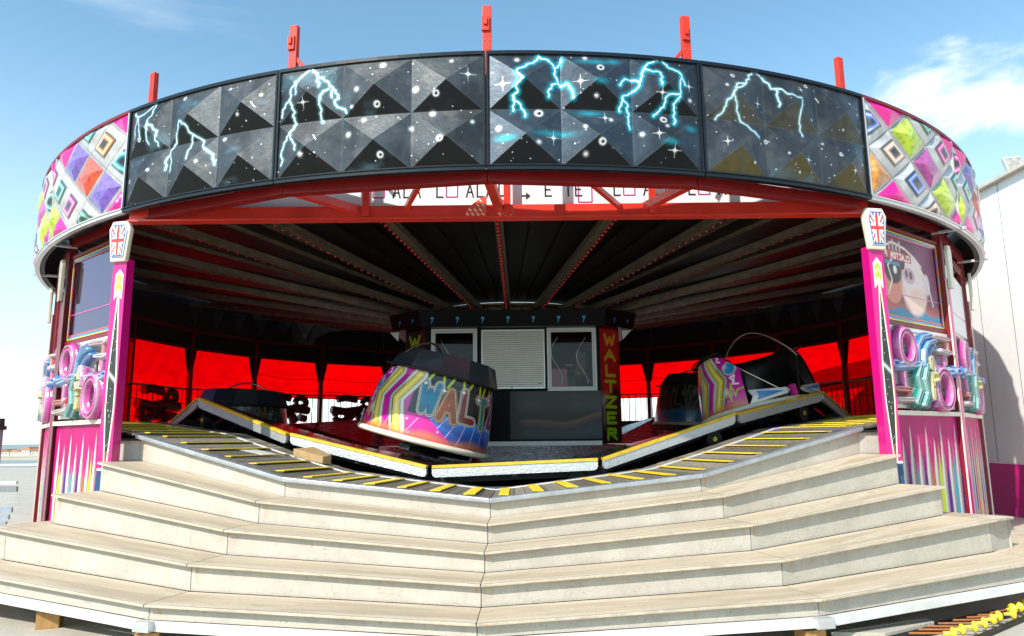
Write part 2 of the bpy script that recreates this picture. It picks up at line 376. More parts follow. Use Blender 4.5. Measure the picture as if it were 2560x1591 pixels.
def letter_dist(x, y, ch, x0, y0, w, h):
    d = np.full(x.shape, 1e9)
    for pl in LET[ch]: d = np.minimum(d, seg_dist(x, y, [(x0 + a * w, y0 + b * h) for a, b in pl]))
    return d
def letter_mesh(mb, text, origin, xdir, ydir, w, h, sp, th, depth):
    """block lettering from flat bars standing on a surface"""
    o = Vector(origin); xd = Vector(xdir).normalized(); yd = Vector(ydir).normalized(); nd = xd.cross(yd)
    for k, ch in enumerate(text):
        if ch not in LET: continue
        for q, pl in enumerate(LET[ch]):
            for j, ((a0, b0), (a1, b1)) in enumerate(zip(pl[:-1], pl[1:])):
                A = o + xd * (k * sp + a0 * w) + yd * b0 * h; B = o + xd * (k * sp + a1 * w) + yd * b1 * h
                e = (B - A).normalized() * th * .5; off = nd * (depth * .5 + .0011 * ((j + q) % 3))
                mb.bar(A - e + off, B + e + off, th, depth, nd)

# ------------------------------------------------------------------ setting: ground, sea, shore
def struct(o, kind='structure'): o['kind'] = kind; return o
gm = material('pier_deck_concrete', (.47, .42, .345), .85, var=(3, .18), bump=(50, .4),
              streak=[((.30, .27, .23), .8, (1, 1, 1), .5, .75, .5), ((.16, .14, .12), 25, (1, 1, 1), .66, .74, .5)])
b = MB(); b.box((0, 5, -.38), (90, 64, .5)); struct(b.build('ground', gm))
sea_m = material('pale_green_sea', (.20, .24, .22), .35, var=(.05, .2), bump=(.9, .6, (1, 1, 1)))
b = MB(); b.add([(-4000, 36, -6), (4000, 36, -6), (4000, 5000, -6), (-4000, 5000, -6)], [(0, 1, 2, 3)])
struct(b.build('sea', sea_m, recalc=False))
b = MB(); b.add([(-700, 315, -6.05), (20, 320, -6.05), (10, 376, -5.1), (-700, 376, -5.1), (-700, 500, -4.8), (10, 500, -4.8)], [(0, 1, 2, 3), (3, 2, 5, 4)])
struct(b.build('beach', material('pale_beach_sand', (.50, .42, .30), .9, var=(.05, .2)), recalc=False))

# small houses along the far shore
hm_w = [material('house_wall_cream', (.62, .56, .46), .8), material('house_wall_tan', (.50, .40, .30), .8), material('house_wall_white', (.72, .70, .66), .8)]
hm_r = [material('roof_tile_brown', (.30, .15, .09), .8), material('roof_tile_grey', (.26, .24, .23), .8), material('roof_tile_orange', (.45, .22, .12), .8)]
looks = ['cream seaside house with brown pitched roof', 'tan seaside house with grey pitched roof', 'white seaside house with orange pitched roof']
HS = [(-287, 9, 3.6, 0), (-280, 7, 3.2, 2), (-274, 7, 4.6, 2), (-268, 9, 3.8, 0), (-261, 7, 3.2, 2), (-255, 12, 5.0, 2), (-247, 7, 3.8, 1), (-241, 8, 3.4, 2), (-234, 7, 4.2, 1), (-227, 7, 3.4, 0)]
pos_words = ['nearest the left edge', 'second from the left edge', 'third from the left edge', 'fourth from the left edge', 'fifth from the left edge',
             'fifth from the magenta post', 'fourth from the magenta post', 'third from the magenta post', 'second from the magenta post', 'nearest the magenta post']
for k, (x, w, hh, c) in enumerate(HS):
    t = thing('seaside_house', looks[c] + ' on the far shore, ' + pos_words[k], 'house', (x, 400, -5.1), 'houses on the far shore')
    b = MB(); b.box((x, 400, -5.1 + hh * .32), (w * .8, 8, hh * .64)); b.build('wall', hm_w[c], t)
    b = MB(); z0 = -5.1 + hh * .64; b.prism([(x - w * .46, 395.6, z0), (x + w * .46, 395.6, z0), (x + w * .2, 395.6, z0 + hh * .36), (x - w * .2, 395.6, z0 + hh * .36)], (0, 9, 0)); b.build('roof', hm_r[c], t)
    b = MB()
    for q in (-.22, .0, .22): b.box((x + w * q, 395.96, -5.1 + hh * .35), (w * .1, .1, hh * .2))
    b.build('window', M['grey'], t)

# timber guard rail of the pier, left
t = thing('pier_railing', 'weathered guard rail with dark plank, wire mesh and faded blue boards behind the ride', 'railing', (-11.8, -3.8, -.13))
b = MB(); b.box((-11.7, -3.8, .915), (5.4, .07, .05)); b.build('top_rail', M['alu_white'], t)
b = MB(); b.box((-11.7, -3.78, .80), (5.4, .05, .10)); b.build('dark_plank', M['grey'], t)
for q, (y, z, w) in enumerate(((-3.86, .44, .09), (-3.92, .32, .08), (-3.98, .21, .08))):
    b = MB(); b.box((-11.7, y, z), (5.4, .05, w)); b.build('blue_board', M['rail_blue'], t)
for k in range(5):
    b = MB(); b.box((-14.2 + k * 1.15, -3.70, .38), (.08, .08, 1.02)); b.build('post', M['grey'], t)
b = MB()
for k in range(110): b.bar((-14.4 + k * .05, -3.8, .50), (-14.4 + k * .05, -3.8, .76), .007, .007)
for k in range(6): b.bar((-14.4, -3.8, .52 + k * .04), (-9.0, -3.8, .52 + k * .04), .007, .007, (0, 1, 0))
b.build('wire_mesh', M['alu'], t)
t = thing('bollard_post', 'dark slim post with a stepped cap at the left edge of the photo', 'post', (-9.09, -4.3, -.13))
b = MB(); b.cyl((-9.09, -4.3, -.13), (-9.09, -4.3, 1.86), .075, n=12); b.build('shaft', M['grey'], t)
b = MB(); b.cyl((-9.09, -4.3, 1.86), (-9.09, -4.3, 1.93), .12, .12, n=12); b.cyl((-9.09, -4.3, 1.93), (-9.09, -4.3, 2.06), .085, .08, n=12); b.build('cap', M['black'], t)
b = MB(); b.tube([(-260, 240, -5.8), (-40, 236, -5.8)], .45, 8); setp(b.build('harbour_boom', M['alu_white']), 'long white floating boom lying on the sea before the beach', 'boom')

# white building on the right
WX = 10.75
t = thing('white_building', 'tall white rendered building with a magenta base on the right', 'building', (WX, -3, -.13))
b = MB(); b.box((WX + 3.05, -3.0, 3.47), (6.1, 11, 7.20)); b.build('wall', M['wall_white'], t)
b = MB(); b.box((WX - .015, -3.0, .42), (.03, 11, 1.10)); b.build('magenta_base', material('magenta_dado_paint', (.56, .008, .20), .5, var=(1.5, .12)), t)
b = MB(); b.box((WX + 3.0, -3.0, 7.10), (6.3, 11.2, .07)); b.build('roof_edge', material('pale_roof_capping', (.60, .55, .47), .6, var=(5, .2)), t)
b = MB()
for k in range(11): b.box((WX - .004, -8.2 + k * 1.04, 4.1), (.008, .012, 6.2))
b.build('wall_seams', M['grey'], t)
b = MB(); b.box((WX - .03, -3.8, 1.9), (.03, 1.9, 2.16)); brd = b.build('notice_board', M['white'], t)
FX = WX - .05; b = MB()
for (y0, y1, z0, z1) in ((-4.75, -2.85, 2.95, 2.98), (-4.75, -2.85, .82, .85), (-4.75, -4.72, .85, 2.95), (-2.88, -2.85, .85, 2.95)): b.box((FX, (y0 + y1) / 2, (z0 + z1) / 2), (.016, y1 - y0, z1 - z0))
b.build('frame', M['grey'], brd)
b = MB()
def wl(y, z): return Vector((FX, y, z))
for (a, c) in (((-3.02, 2.72), (-3.02, 2.45)), ((-3.03, 2.61), (-3.16, 2.61)), ((-3.16, 2.61), (-3.16, 2.46)), ((-3.16, 2.46), (-3.03, 2.46))): b.bar(wl(*a), wl(*c), .03, .012, (1, 0, 0))
for (yy, zz, ww) in ((-2.95, 2.08, .03), (-2.95, 1.93, .10), (-3.09, 1.93, .05), (-3.18, 1.80, .09), (-3.2, 1.66, .12)): b.box((FX, yy - ww / 2, zz), (.012, ww, .04))
b.build('lettering', M['text_black'], brd)
t = thing('floodlight', 'square weathered floodlight standing on the roof edge of the white building', 'floodlight', (WX, -2.4, 7.14))
b = MB(); b.hexa([(WX - .10, -2.50, 7.16), (WX + .34, -2.50, 7.16), (WX + .30, -2.36, 7.16), (WX - .06, -2.36, 7.16)], [(WX - .16, -2.46, 7.46), (WX + .24, -2.46, 7.50), (WX + .20, -2.32, 7.48), (WX - .10, -2.32, 7.44)]); b.build('housing', M['alu_white'], t, bevel=.01)
b = MB(); b.hexa([(WX - .07, -2.515, 7.19), (WX + .30, -2.515, 7.19), (WX + .30, -2.505, 7.19), (WX - .07, -2.505, 7.19)], [(WX - .12, -2.48, 7.44), (WX + .22, -2.48, 7.47), (WX + .22, -2.47, 7.47), (WX - .12, -2.47, 7.44)]); b.build('glass', material('dusty_lamp_glass', (.42, .40, .36), .3, coat=.5, var=(9, .5)), t)
b = MB(); b.tube([(WX + .1, -2.4, 7.10), (WX + .1, -2.4, 7.18)], .03); b.tube([(WX + .40, -2.7, 7.12), (WX + .42, -2.55, 7.26), (WX + .36, -2.43, 7.3)], .022); b.build('bracket', M['rust'], t)
# lower shed behind the ride
t = thing('storage_shed', 'low pale shed with a sloping roof seen through the red film at the right back', 'shed', (11.4, 10, 0))
b = MB(); b.box((14.2, 9.5, 1.6), (6, 13, 3.5)); b.build('wall', M['wall_white'], t)
b = MB(); b.prism([(11.0, 2.9, 3.4), (17.4, 2.9, 3.4), (14.2, 2.9, 4.6)], (0, 13.4, 0)); b.build('roof', M['grey'], t)
b = MB()
for k in range(30): b.box((11.19, 3.2 + k * .43, 1.6), (.02, .05, 3.3))
b.build('cladding_rib', M['grey'], t)
# white containers / kiosks beyond the ride
for (x, y, w, hh, lab) in ((8.3, 22, 7.5, 4.0, 'white corrugated container store seen behind the ride right of the booth'), (-8.2, 24, 10, 3.3, 'long white low kiosk seen behind the ride left of the booth')):
    t = thing('container_store' if x > 0 else 'low_kiosk', lab, 'container' if x > 0 else 'kiosk', (x, y, 0))
    b = MB(); b.box((x, y, hh / 2), (w, 3, hh)); b.build('wall', M['wall_white'], t)
    b = MB()
    for k in range(int(w / .4)): b.box((x - w / 2 + .2 + k * .4, y - 1.52, hh / 2), (.06, .05, hh * .92))
    b.build('cladding_rib', M['alu_white'], t)
    b = MB(); b.box((x + w * .1, y - 1.55, 1.1), (.9, .06, 2.0)); b.box((x - w * .3, y - 1.55, 1.5), (1.0, .06, .9)); b.build('door', M['rail_blue'], t)
# ------------------------------------------------------------------ gangway and stairs
DZ_T = [0, 15, 30, 45, 60, 90, 180]; DZ = [.973, 1.203, 1.715, 1.90, 1.98, 2.05, 2.15]
def zdeck(t): return float(np.interp(abs((t - P0 + 180) % 360 - 180), DZ_T, DZ))
LV = {0: (9.20, [1.715, 1.205, .973, 1.201, 1.727]), 1: (9.70, [1.385, .986, .764, 1.008, 1.385]), 2: (10.2, [1.038, .745, .563, .763, 1.042]),
      3: (10.7, [.700, .494, .368, .503, .723]), 4: (11.2, [.37, .24, .164, .262, .39])}
def lv(k, i):   # corner point of level k, i in -2..2
    R, zs = LV[k]; return pol(R, P0 + 15 * i, zs[i + 2])
gang = thing('gangway_deck', 'undulating circular gangway of grey boards with yellow grip strips round the ride', 'walkway', (0, 0, 0))
def deck_outer(t, R=9.16):
    tt = (t - P0) % 15 - 7.5; return R * math.cos(R_(7.5)) / math.cos(R_(tt))
for i in range(24):
    a0 = P0 + 15 * i; b = MB(); n = 18
    for k in range(n):
        t0 = a0 + 15 * k / n + .035; t1 = a0 + 15 * (k + 1) / n - .035; dz = random.uniform(-.003, .003)
        r0 = 7.5; r1a = deck_outer(t0, 9.12); r1b = deck_outer(t1, 9.12); za = zdeck(t0) + dz; zb = zdeck(t1) + dz
        q = [pol(r0, t0, za), pol(r1a, t0, za), pol(r1b, t1, zb), pol(r0, t1, zb)]
        b.hexa([p - Vector((0, 0, .03)) for p in q], q)
    b.build('deck_boards', M['plank'], gang)
    b = MB(); b.add([pol(7.48, a0, zdeck(a0) - .034), pol(9.13, a0, zdeck(a0) - .034), pol(9.13, a0 + 15, zdeck(a0 + 15) - .034), pol(7.48, a0 + 15, zdeck(a0 + 15) - .034)], [(0, 1, 2, 3)])
    b.build('under_board_sheet', M['black'], gang)  # black sheet added below the boards to block the gaps
NSTR = 0
for k in range(-36, 36):
    t = P0 + .9 + 2.5 * k
    if abs(2.5 * k + .9) > 88: continue
    z = zdeck(t) + .004; w = .056 + .006 * (k % 3); R1 = min(8.92, deck_outer(t) - .12)
    e = pol(1, t + 90); a = pol(7.86, t, z); c = pol(R1, t, z); up = Vector((0, 0, .012))
    b = MB(); b.hexa([a - e * w, a + e * w, c + e * w, c - e * w], [a - e * w + up, a + e * w + up, c + e * w + up, c - e * w + up]); b.build('grip_strip', M['yellow'], gang)
for i in range(24):
    a0 = P0 + 15 * i
    b = MB(); b.ringsect(7.80, 7.845, a0, a0 + 15, zdeck, lambda t: zdeck(t) + .012, 6); b.build('inner_edge_strip', M['alu_white'], gang)
# metal lip along the outer edge, faceted
for i in range(-2, 2):
    t0, t1 = P0 + 15 * i, P0 + 15 * (i + 1)
    e0, e1 = (t0, t1)
    def q(R, t): return pol(R, t, zdeck(t))
    b = MB(); up = Vector((0, 0, .008)); dn = Vector((0, 0, -.045))
    pts = [q(9.12, e0), q(9.235, e0), q(9.235, e1), q(9.12, e1)]
    b.hexa([p + dn for p in pts], [p + up for p in pts])
    b.build('edge_trim', M['lip'], gang, bevel=.012)
    b = MB()
    for k in range(8):
        t = e0 + (e1 - e0) * (k + .5) / 8; c = q(9.235 * math.cos(R_(7.5)) / math.cos(R_(abs(((t - P0) % 15) - 7.5))) - .05, t)
        b.ball(c + Vector((0, 0, .009)), .012, 6, 4, (1, 1, .4))
    if -3 < i < 2: b.build('screw_heads', M['grey'], gang)
# underside skirt of gangway under the side bays (dark)
for i in list(range(2, 22)):
    a0 = P0 + 15 * i; b = MB(); b.ringsect(9.0, 9.03, a0, a0 + 15, 0.02, lambda t: zdeck(t) - .05, 2); b.build('skirt_board', M['dark_red'], gang)
b = MB(); b.add([pol(7.4, P0 + 15 * i, .05) for i in range(24)] + [pol(7.4, P0 + 15 * i, zdeck(P0 + 15 * i) - .06) for i in range(24)], [(i, (i + 1) % 24, 24 + (i + 1) % 24, 24 + i) for i in range(24)])
b.build('pit_lining', M['black'], gang, recalc=False)

SHEETS = []
stairs = thing('entrance_stairs', 'wide faceted cream entrance stairs with sanded plywood treads in front of the ride', 'stairs', pol(10.4, P0, 0))
def bay_quad(pa, pb, qa, qb, g=.004):   # shrink along the bay for joints
    d1 = (pb - pa).normalized() * g; d2 = (qb - qa).normalized() * g
    return pa + d1, pb - d1, qa + d2, qb - d2
def lvx(k, i):      # i may be +-3 : end of the run past the last corner
    if abs(i) <= 2: return lv(k, i)
    s = 1 if i > 0 else -1; c = lv(k, 2 * s); d = (pol(LV[k][0], P0 + 45 * s, 0) - pol(LV[k][0], P0 + 30 * s, 0)).normalized() if k else Vector((s, .06, 0))
    L = {0: .50, 3: .46, 4: 1.9}[k]; return c + d * L
for k in range(1, 5):
    R = LV[k][0]
    rng_i = [-2, -1, 0, 1] if k < 3 else [-3, -2, -1, 0, 1, 2]
    for i in rng_i:
        o0, o1 = lvx(k, i), lvx(k, i + 1)
        def inner(p, ii): 
            c = pol(1, P0 + 15 * max(-2, min(2, ii))); return p - c * (.56 if abs(ii) < 3 else (1.25 if k == 3 else .62))
        q0, q1 = inner(o0, i), inner(o1, i + 1)
        if i == -3: q0, q1 = o0 - pol(1, P0 - 37.5) * 1.2, inner(o1, -2) - pol(1, P0 - 30) * (.7 if k == 3 else 0)
        if i == 2: q1, q0 = o1 - pol(1, P0 + 37.5) * 1.2, inner(o0, 2) - pol(1, P0 + 30) * (.7 if k == 3 else 0)
        a, b_, c, d = bay_quad(o0, o1, q0, q1)
        th = Vector((0, 0, .024)); mb = MB(); mb.hexa([a - th, b_ - th, d - th, c - th], [a, b_, d, c]); tr_ = mb.build('tread', M['tread'], stairs, bevel=.006)
        mb = MB()
        for f_, g_ in ((.03, .10), (.03, .35), (.06, .22), (.97, .10), (.97, .35), (.94, .22), (.5, .12)):
            p_ = a.lerp(b_, f_).lerp(c.lerp(d, f_), g_); mb.ball(p_, .009, 6, 4, (1, 1, .3))
        mb.build('screw_heads', M['grey'], tr_); SHEETS.append(('worn_face', tr_, (c + (a - c).normalized() * .03, d + (b_ - d).normalized() * .03, b_ - (b_ - d).normalized() * .012, a - (a - c).normalized() * .012), True))
def zsk(i): return (.16, .12, .012, -.05, .02, .12, .16)[i + 3]
for k in range(0, 5):
    rng_i = [-2, -1, 0, 1] if k in (1, 2) else [-3, -2, -1, 0, 1, 2]
    for i in rng_i:
        o0, o1 = lvx(k, i), lvx(k, i + 1)
        s0 = pol(1, P0 + 15 * max(-2, min(2, i))); s1 = pol(1, P0 + 15 * max(-2, min(2, i + 1)))
        ins = .075 if k else .045
        if k < 4:
            za = LV[k + 1][1][max(0, min(4, i + 2))]; zb = LV[k + 1][1][max(0, min(4, i + 3))]
        else: za, zb = zsk(i) + .088, zsk(i + 1) + .088
        a = o0 - s0 * ins; c = o1 - s1 * ins; a, c = a + (c - a).normalized() * .004, c - (c - a).normalized() * .004
        a1, c1 = a.copy(), c.copy(); a1.z = za + .002; c1.z = zb + .002; a.z -= .026 if k else .047; c.z -= .026 if k else .047
        n = s0 * .02
        mb = MB(); mb.hexa([a1 - n, a1, c1, c1 - n], [a - n, a, c, c - n]); rs_ = mb.build('riser', M['riser'], stairs); SHEETS.append(('painted_face', rs_, (a1, c1, c, a), False))
# weathering painted on real sheets just proud of the risers and treads
def sheet_col(seed, L, Hh, tread):
    r = np.random.default_rng(seed)
    def col(U, V):
        x, y = U * L, V * Hh
        if tread:
            g = fbm(x * 1.6, y * 70, seed, 3); n = fbm(x * 3, y * 5, seed + 2); c = np.array([.50, .40, .275]) * (.78 + .36 * g + .14 * n)[:, None]
            c = over(c, [.62, .55, .45], sstep(.80, .94, V + .05 * (n - .5)) * .55); c = over(c, [.60, .53, .43], sstep(.22, .04, V) * .45)
            c = over(c, [.36, .28, .19], sstep(.50, .72, fbm(x * 1.1, y * 6, seed + 5)) * .55)
            for q in range(9): cx, cy, w = r.random() * L, r.random() * Hh, .03 + r.random() * .12; c = over(c, [.24, .18, .13], sstep(.006, .001, seg_dist(x, y, [(cx, cy), (cx + w, cy + (r.random() - .5) * .02)])) * .6)
            for q in range(12): c = over(c, [.13, .11, .09], sstep(.012, .004, np.hypot(x - r.random() * L, y - r.random() * Hh)) * .55)
            return c
        n = fbm(x * 4, y * 4, seed); n2 = fbm(x * 22, y * 5, seed + 3); c = np.array([.48, .432, .365]) * (.86 + .24 * n)[:, None]
        c = over(c, [.40, .35, .28], sstep(.50, .72, fbm(x * 2.2, y * 3, seed + 8)) * .40); c = over(c, [.52, .48, .42], sstep(.55, .75, fbm(x * 5, y * 7, seed + 12)) * .5)
        c = over(c, [.36, .32, .27], sstep(.60, .80, n2) * .30); c = over(c, [.38, .33, .27], sstep(.035, .0, y + .02 * (n2 - .5)) * .6)
        for q in range(7):
            cx = (.02 + .10 * r.random()) if q < 2 else (L - .02 - .10 * r.random()) if q == 2 and seed % 2 else r.random() * L; ln = .05 + r.random() * Hh * .6; w = .006 + r.random() * .012
            c = over(c, [.50, .25, .06] if q < 3 else [.36, .31, .25], sstep(w, w * .3, abs(x - cx - .004 * np.sin(y * 60))) * sstep(Hh - ln - .02, Hh - ln + .05, y) * (.55 if q < 3 and seed % 3 == 0 else .3))
        for q in range(16): c = over(c, [.16, .13, .11], sstep(.008, .003, np.hypot((x - r.random() * L), y - r.random() * Hh)) * .6)
        for q in range(5): cx, cy = r.random() * L, r.random() * Hh; c = over(c, [.33, .27, .20], sstep(.012, .003, seg_dist(x, y, [(cx, cy), (cx + .05 + .15 * r.random(), cy + .01)]) + .008 * n) * .5)
        return c
    return col
M['stair_paint'] = material('weathered_stair_surface', attr='Col', rough=.66, var=(30, .07), bump=(70, .25))
def sheet(name, A, B_, C_, D_, seed, tread, parent):   # A,B lower edge; D,C upper edge; lifted along the normal
    nrm = (B_ - A).cross(D_ - A).normalized()
    if (tread and nrm.z < 0) or (not tread and nrm.dot(pol(1, math.degrees(math.atan2(A.x, -A.y)))) < 0): nrm = -nrm
    q = [np.array(p + nrm * .0022) for p in (A, B_, C_, D_)]
    L = (B_ - A).length; Hh = ((D_ - A).length + (C_ - B_).length) / 2
    painted_grid(name, lambda U, V: (q[0] * ((1 - U) * (1 - V))[:, None] + q[1] * (U * (1 - V))[:, None] + q[2] * (U * V)[:, None] + q[3] * ((1 - U) * V)[:, None]), sheet_col(seed, L, Hh, tread), max(20, int(L * 75)), max(8, int(Hh * (110 if tread else 80))), M['stair_paint'], parent)
for q, (nm, par, pts, tr) in enumerate(SHEETS): sheet(nm, *pts, q + 3, tr, par)
# end walls of the flight
for s in (-1, 1):
    for k in (1, 2):
        o = lv(k, 2 * s); u = pol(1, P0 + 30 * s); zb = LV[k + 1][1][2 + 2 * s]
        a = o - u * .075; c = o - u * (.62 if k == 1 else 1.3); e = pol(1, P0 + 30 * s + 90 * s) * .02
        mb = MB(); mb.hexa([Vector((p.x, p.y, zb + .002)) for p in (a, a + e, c + e, c)], [Vector((p.x, p.y, o.z - .037)) for p in (a, a + e, c + e, c)]); mb.build('end_panel', M['riser'], stairs)
    o = lvx(3, 3 * s); u = pol(1, P0 + 37.5 * s); e = pol(1, P0 + 37.5 * s + 90 * s) * .02; a = o - u * .055; c = o - u * 1.1; zb = LV[4][1][2 + 2 * s]
    mb = MB(); mb.hexa([Vector((p.x, p.y, zb + .002)) for p in (a, a + e, c + e, c)], [Vector((p.x, p.y, o.z - .037)) for p in (a, a + e, c + e, c)]); mb.build('end_panel', M['riser'], stairs)
# black sheets added inside the flight to darken its gaps; metal skirt, corner irons
for i in (-3, -2, -1, 0, 1, 2):
    mb = MB()
    for k in range(0, 5):
        if k in (1, 2) and abs(i + .5) > 2: continue
        o0, o1 = lvx(k, i), lvx(k, i + 1); s0 = pol(1, P0 + 15 * max(-2, min(2, i))); s1 = pol(1, P0 + 15 * max(-2, min(2, i + 1)))
        a, c = o0 - s0 * .09, o1 - s1 * .09; z0 = .12
        mb.add([Vector((a.x, a.y, z0)), Vector((c.x, c.y, z0)), c - Vector((0, 0, .06)), a - Vector((0, 0, .06))], [(0, 1, 2, 3)])
    mb.build('dark_backing', M['black'], stairs, recalc=False)
    o0, o1 = lvx(4, i), lvx(4, i + 1); s0 = pol(1, P0 + 15 * max(-2, min(2, i))); s1 = pol(1, P0 + 15 * max(-2, min(2, i + 1)))
    a, c = o0 - s0 * .035, o1 - s1 * .035; dd = (c - a).normalized() * .03; a += dd; c -= dd
    zA, zB = zsk(i), zsk(i + 1); B4 = (a - s0 * .04, a, c, c - s1 * .04); ZZ = (zA, zA, zB, zB)
    mb = MB(); mb.hexa([Vector((p.x, p.y, z)) for p, z in zip(B4, ZZ)], [Vector((p.x, p.y, z + .084)) for p, z in zip(B4, ZZ)]); mb.build('skirt_rail', M['alu_white'], stairs, bevel=.004)
    if i > -3:
        p = o0 - s0 * .03; mb = MB(); mb.box((p.x, p.y, zA + .045), (.17, .1, .085), R_(P0 + 15 * i)); mb.build('corner_iron', M['alu'], stairs, bevel=.006)
for (x, y, hh, lab) in ((-4.44, -9.93, .17, 'orange timber packing block under the left end of the stairs'), (-3.15, -10.62, .12, 'rust stained timber packing block under the left corner of the stairs'), (2.58, -10.72, .12, 'split timber packing block under the right corner of the stairs')):
    b = MB(); b.box((x, y, -.13 + hh / 2), (.2, .16, hh), .3); o = b.build('packing_block', M['wood'], bevel=.004); setp(o, lab, 'timber block', 'timber blocks under the stairs')
b = MB(); b.hexa([(2.8, -10.62, -.125), (3.25, -10.66, -.125), (3.89, -10.28, -.125), (3.90, -10.09, -.125)], [(2.8, -10.62, -.07), (3.25, -10.66, -.07), (3.89, -10.28, -.07), (3.90, -10.09, -.07)])
setp(b.build('paving_slab', gm, bevel=.006), 'pale wedge-shaped slab edge lying beside the yellow knobs at the bottom right', 'slab')
KN = [(3.74, -10.811), (3.883, -10.697), (4.044, -10.61), (4.206, -10.488), (4.365, -10.361), (4.495, -10.245), (4.677, -10.164), (4.815, -9.966), (4.926, -9.893), (5.054, -9.78)]
RL = [(3.406, -10.755), (3.548, -10.638), (3.686, -10.533), (3.836, -10.441), (4.033, -10.331), (4.218, -10.234), (4.372, -10.151), (4.547, -10.067), (4.726, -9.981), (4.80, -9.9)]
ordw = ['nearest the camera', 'second nearest the camera', 'third nearest the camera', 'fourth from the camera', 'fifth from the camera', 'fifth from the far end', 'fourth from the far end', 'third from the far end', 'second from the far end', 'at the far end']
for k, (a, c) in enumerate(zip(KN, RL)):
    t = thing('knobbed_rod', 'rusty rod with a yellow mushroom knob at the bottom right, ' + ordw[k], 'rod', (a[0], a[1], -.04), 'yellow knobbed rods lying in a row')
    A = Vector((*a, -.04)); Cc = Vector((*c, -.05)); d = (A - Cc).normalized(); dp = Vector((random.uniform(-.01, .01), random.uniform(-.02, .02), random.uniform(-.01, .01)))
    b = MB(); b.tube([Cc, A], .009, 8); b.build('rod', M['rust'], t)
    b = MB(); b.tube([A - d * .07, A - d * .01, A, A + d * .012, A + d * .03, A + d * .036], [.014, .016, .044, .05, .036, .012], 14); b.build('knob', M['plastic_yellow'], t)
b = MB(); b.bar((3.3, -10.66, -.115), (4.85, -9.80, -.115), .2, .03); b.bar((3.75, -10.9, -.115), (5.1, -9.86, -.115), .05, .03)
setp(b.build('rod_rack', M['black']), 'dark low rack on the ground carrying the yellow knobbed rods', 'rack')

# ------------------------------------------------------------------ rotating platforms
ZJ = {-63: 1.95, -45: 2.33, -26.1: 1.725, -8.6: 1.262, 9.65: 1.34, 27: 1.955, 44.6: 2.33, 63: 1.9}
JT = sorted(ZJ)
def zplat(t):
    t = (t + 180) % 360 - 180
    if -63 <= t <= 63: return float(np.interp(t, JT, [ZJ[k] for k in JT]))
    return 1.78 - .52 * math.cos(4 * R_(t - .5))
joints = [-63, -45, -26.1, -8.6, 9.65, 27, 44.6, 63] + [63 + 19.5 * k for k in range(1, 12)]
RO, RI = 7.3, 3.1
where = {(-63, -45): 'steep platform falling away behind the crest on the left', (-45, -26.1): 'platform descending from the left crest, behind the wedge', (-26.1, -8.6): 'platform carrying the magenta car in front of the booth',
         (-8.6, 9.65): 'lowest platform at the middle of the ride, in front of the booth', (9.65, 27): 'platform rising to the right of the booth', (27, 44.6): 'platform climbing to the right crest under the open car', (44.6, 63): 'steep platform falling away behind the crest on the right'}
for k in range(len(joints)):
    t0 = joints[k]; t1 = joints[(k + 1) % len(joints)]
    if t1 < t0: t1 += 360
    lab = where.get((t0, t1))
    t = thing('ride_platform', lab or 'dark red boarded platform on the far half of the ring', 'platform', pol(5.2, (t0 + t1) / 2, 1.5), 'hinged platforms of the ride')
    g = .25; z0, z1 = zplat(t0), zplat(t1)
    A, B_ = pol(RO, t0 + g, z0), pol(RO, t1 - g, z1); Cc, D = pol(RI, t1 - g, 1.18), pol(RI, t0 + g, 1.18)
    if lab is None: t['label'] = 'dark red boarded platform on the far half of the ring'
    # boards: strips running across, one mesh
    b = MB(); n = 14
    for q in range(n):
        f0, f1 = q / n + .004, (q + 1) / n - .004
        a0 = D.lerp(A, f0); a1 = D.lerp(A, f1); c0 = Cc.lerp(B_, f0); c1 = Cc.lerp(B_, f1); dn = Vector((0, 0, -.03))
        b.hexa([a0 + dn, a1 + dn, c1 + dn, c0 + dn], [a0, a1, c1, c0])
    b.build('platform_boards', M['platform'], t)
    # outer side skirt: rounded white checker plate
    d = (B_ - A); dl = d.normalized(); nrm = Vector((d.y, -d.x, 0)).normalized()
    def side(u0, u1, z_top, z_bot, r=.05):
        L = d.length * (u1 - u0); s0 = A + d * u0; pts = []
        up = Vector((0, 0, 1))
        for (xx, zz) in ((0, z_top), (0, z_bot + r), (r * .35, z_bot + r * .3), (r, z_bot), (L - r, z_bot), (L - r * .35, z_bot + r * .3), (L, z_bot + r), (L, z_top)):
            pts.append(s0 + dl * xx + up * zz + nrm * .0)
        return pts
    b = MB(); b.prism(side(0, 1, -.035, -.155), nrm * .05); b.build('side_skirt', M['checker'], t)
    b = MB(); e0, e1 = A + nrm * .055 + Vector((0, 0, -.012)), B_ + nrm * .055 + Vector((0, 0, -.012)); b.bar(e0 - nrm * .03, e1 - nrm * .03, .075, .038); b.build('yellow_edge', M['yellow_edge'], t)
    if lab:
        b = MB()
        for q in range(9):
            c = A + d * ((q + .5) / 9) + Vector((0, 0, -.160)) + nrm * .03; b.ball(c, .012, 6, 4)
        b.build('rivet', M['grey'], t)
        # undercarriage: frame and wheel near the joint
        b = MB(); b.bar(A + Vector((0, 0, -.2)) - nrm * .3, B_ + Vector((0, 0, -.2)) - nrm * .3, .08, .1); b.bar(A.lerp(B_, .5) + Vector((0, 0, -.15)), D.lerp(Cc, .5) + Vector((0, 0, -.15)), .08, .1)
        b.bar(A.lerp(B_, .9) + Vector((0, 0, -.2)) - nrm * .2, pol(RO - .5, t1 + 5, .95), .025, .025); b.build('under_frame', M['black'], t)
        w = A.lerp(B_, .88) - nrm * .12 + Vector((0, 0, -.30))
        b = MB(); b.cyl(w, w - nrm * .1, .13, n=20); wh = b.build('wheel', M['black'], t)
        b = MB(); b.cyl(w + nrm * .012, w - nrm * .02, .035, n=12); b.build('hub', M['yellow'], wh)
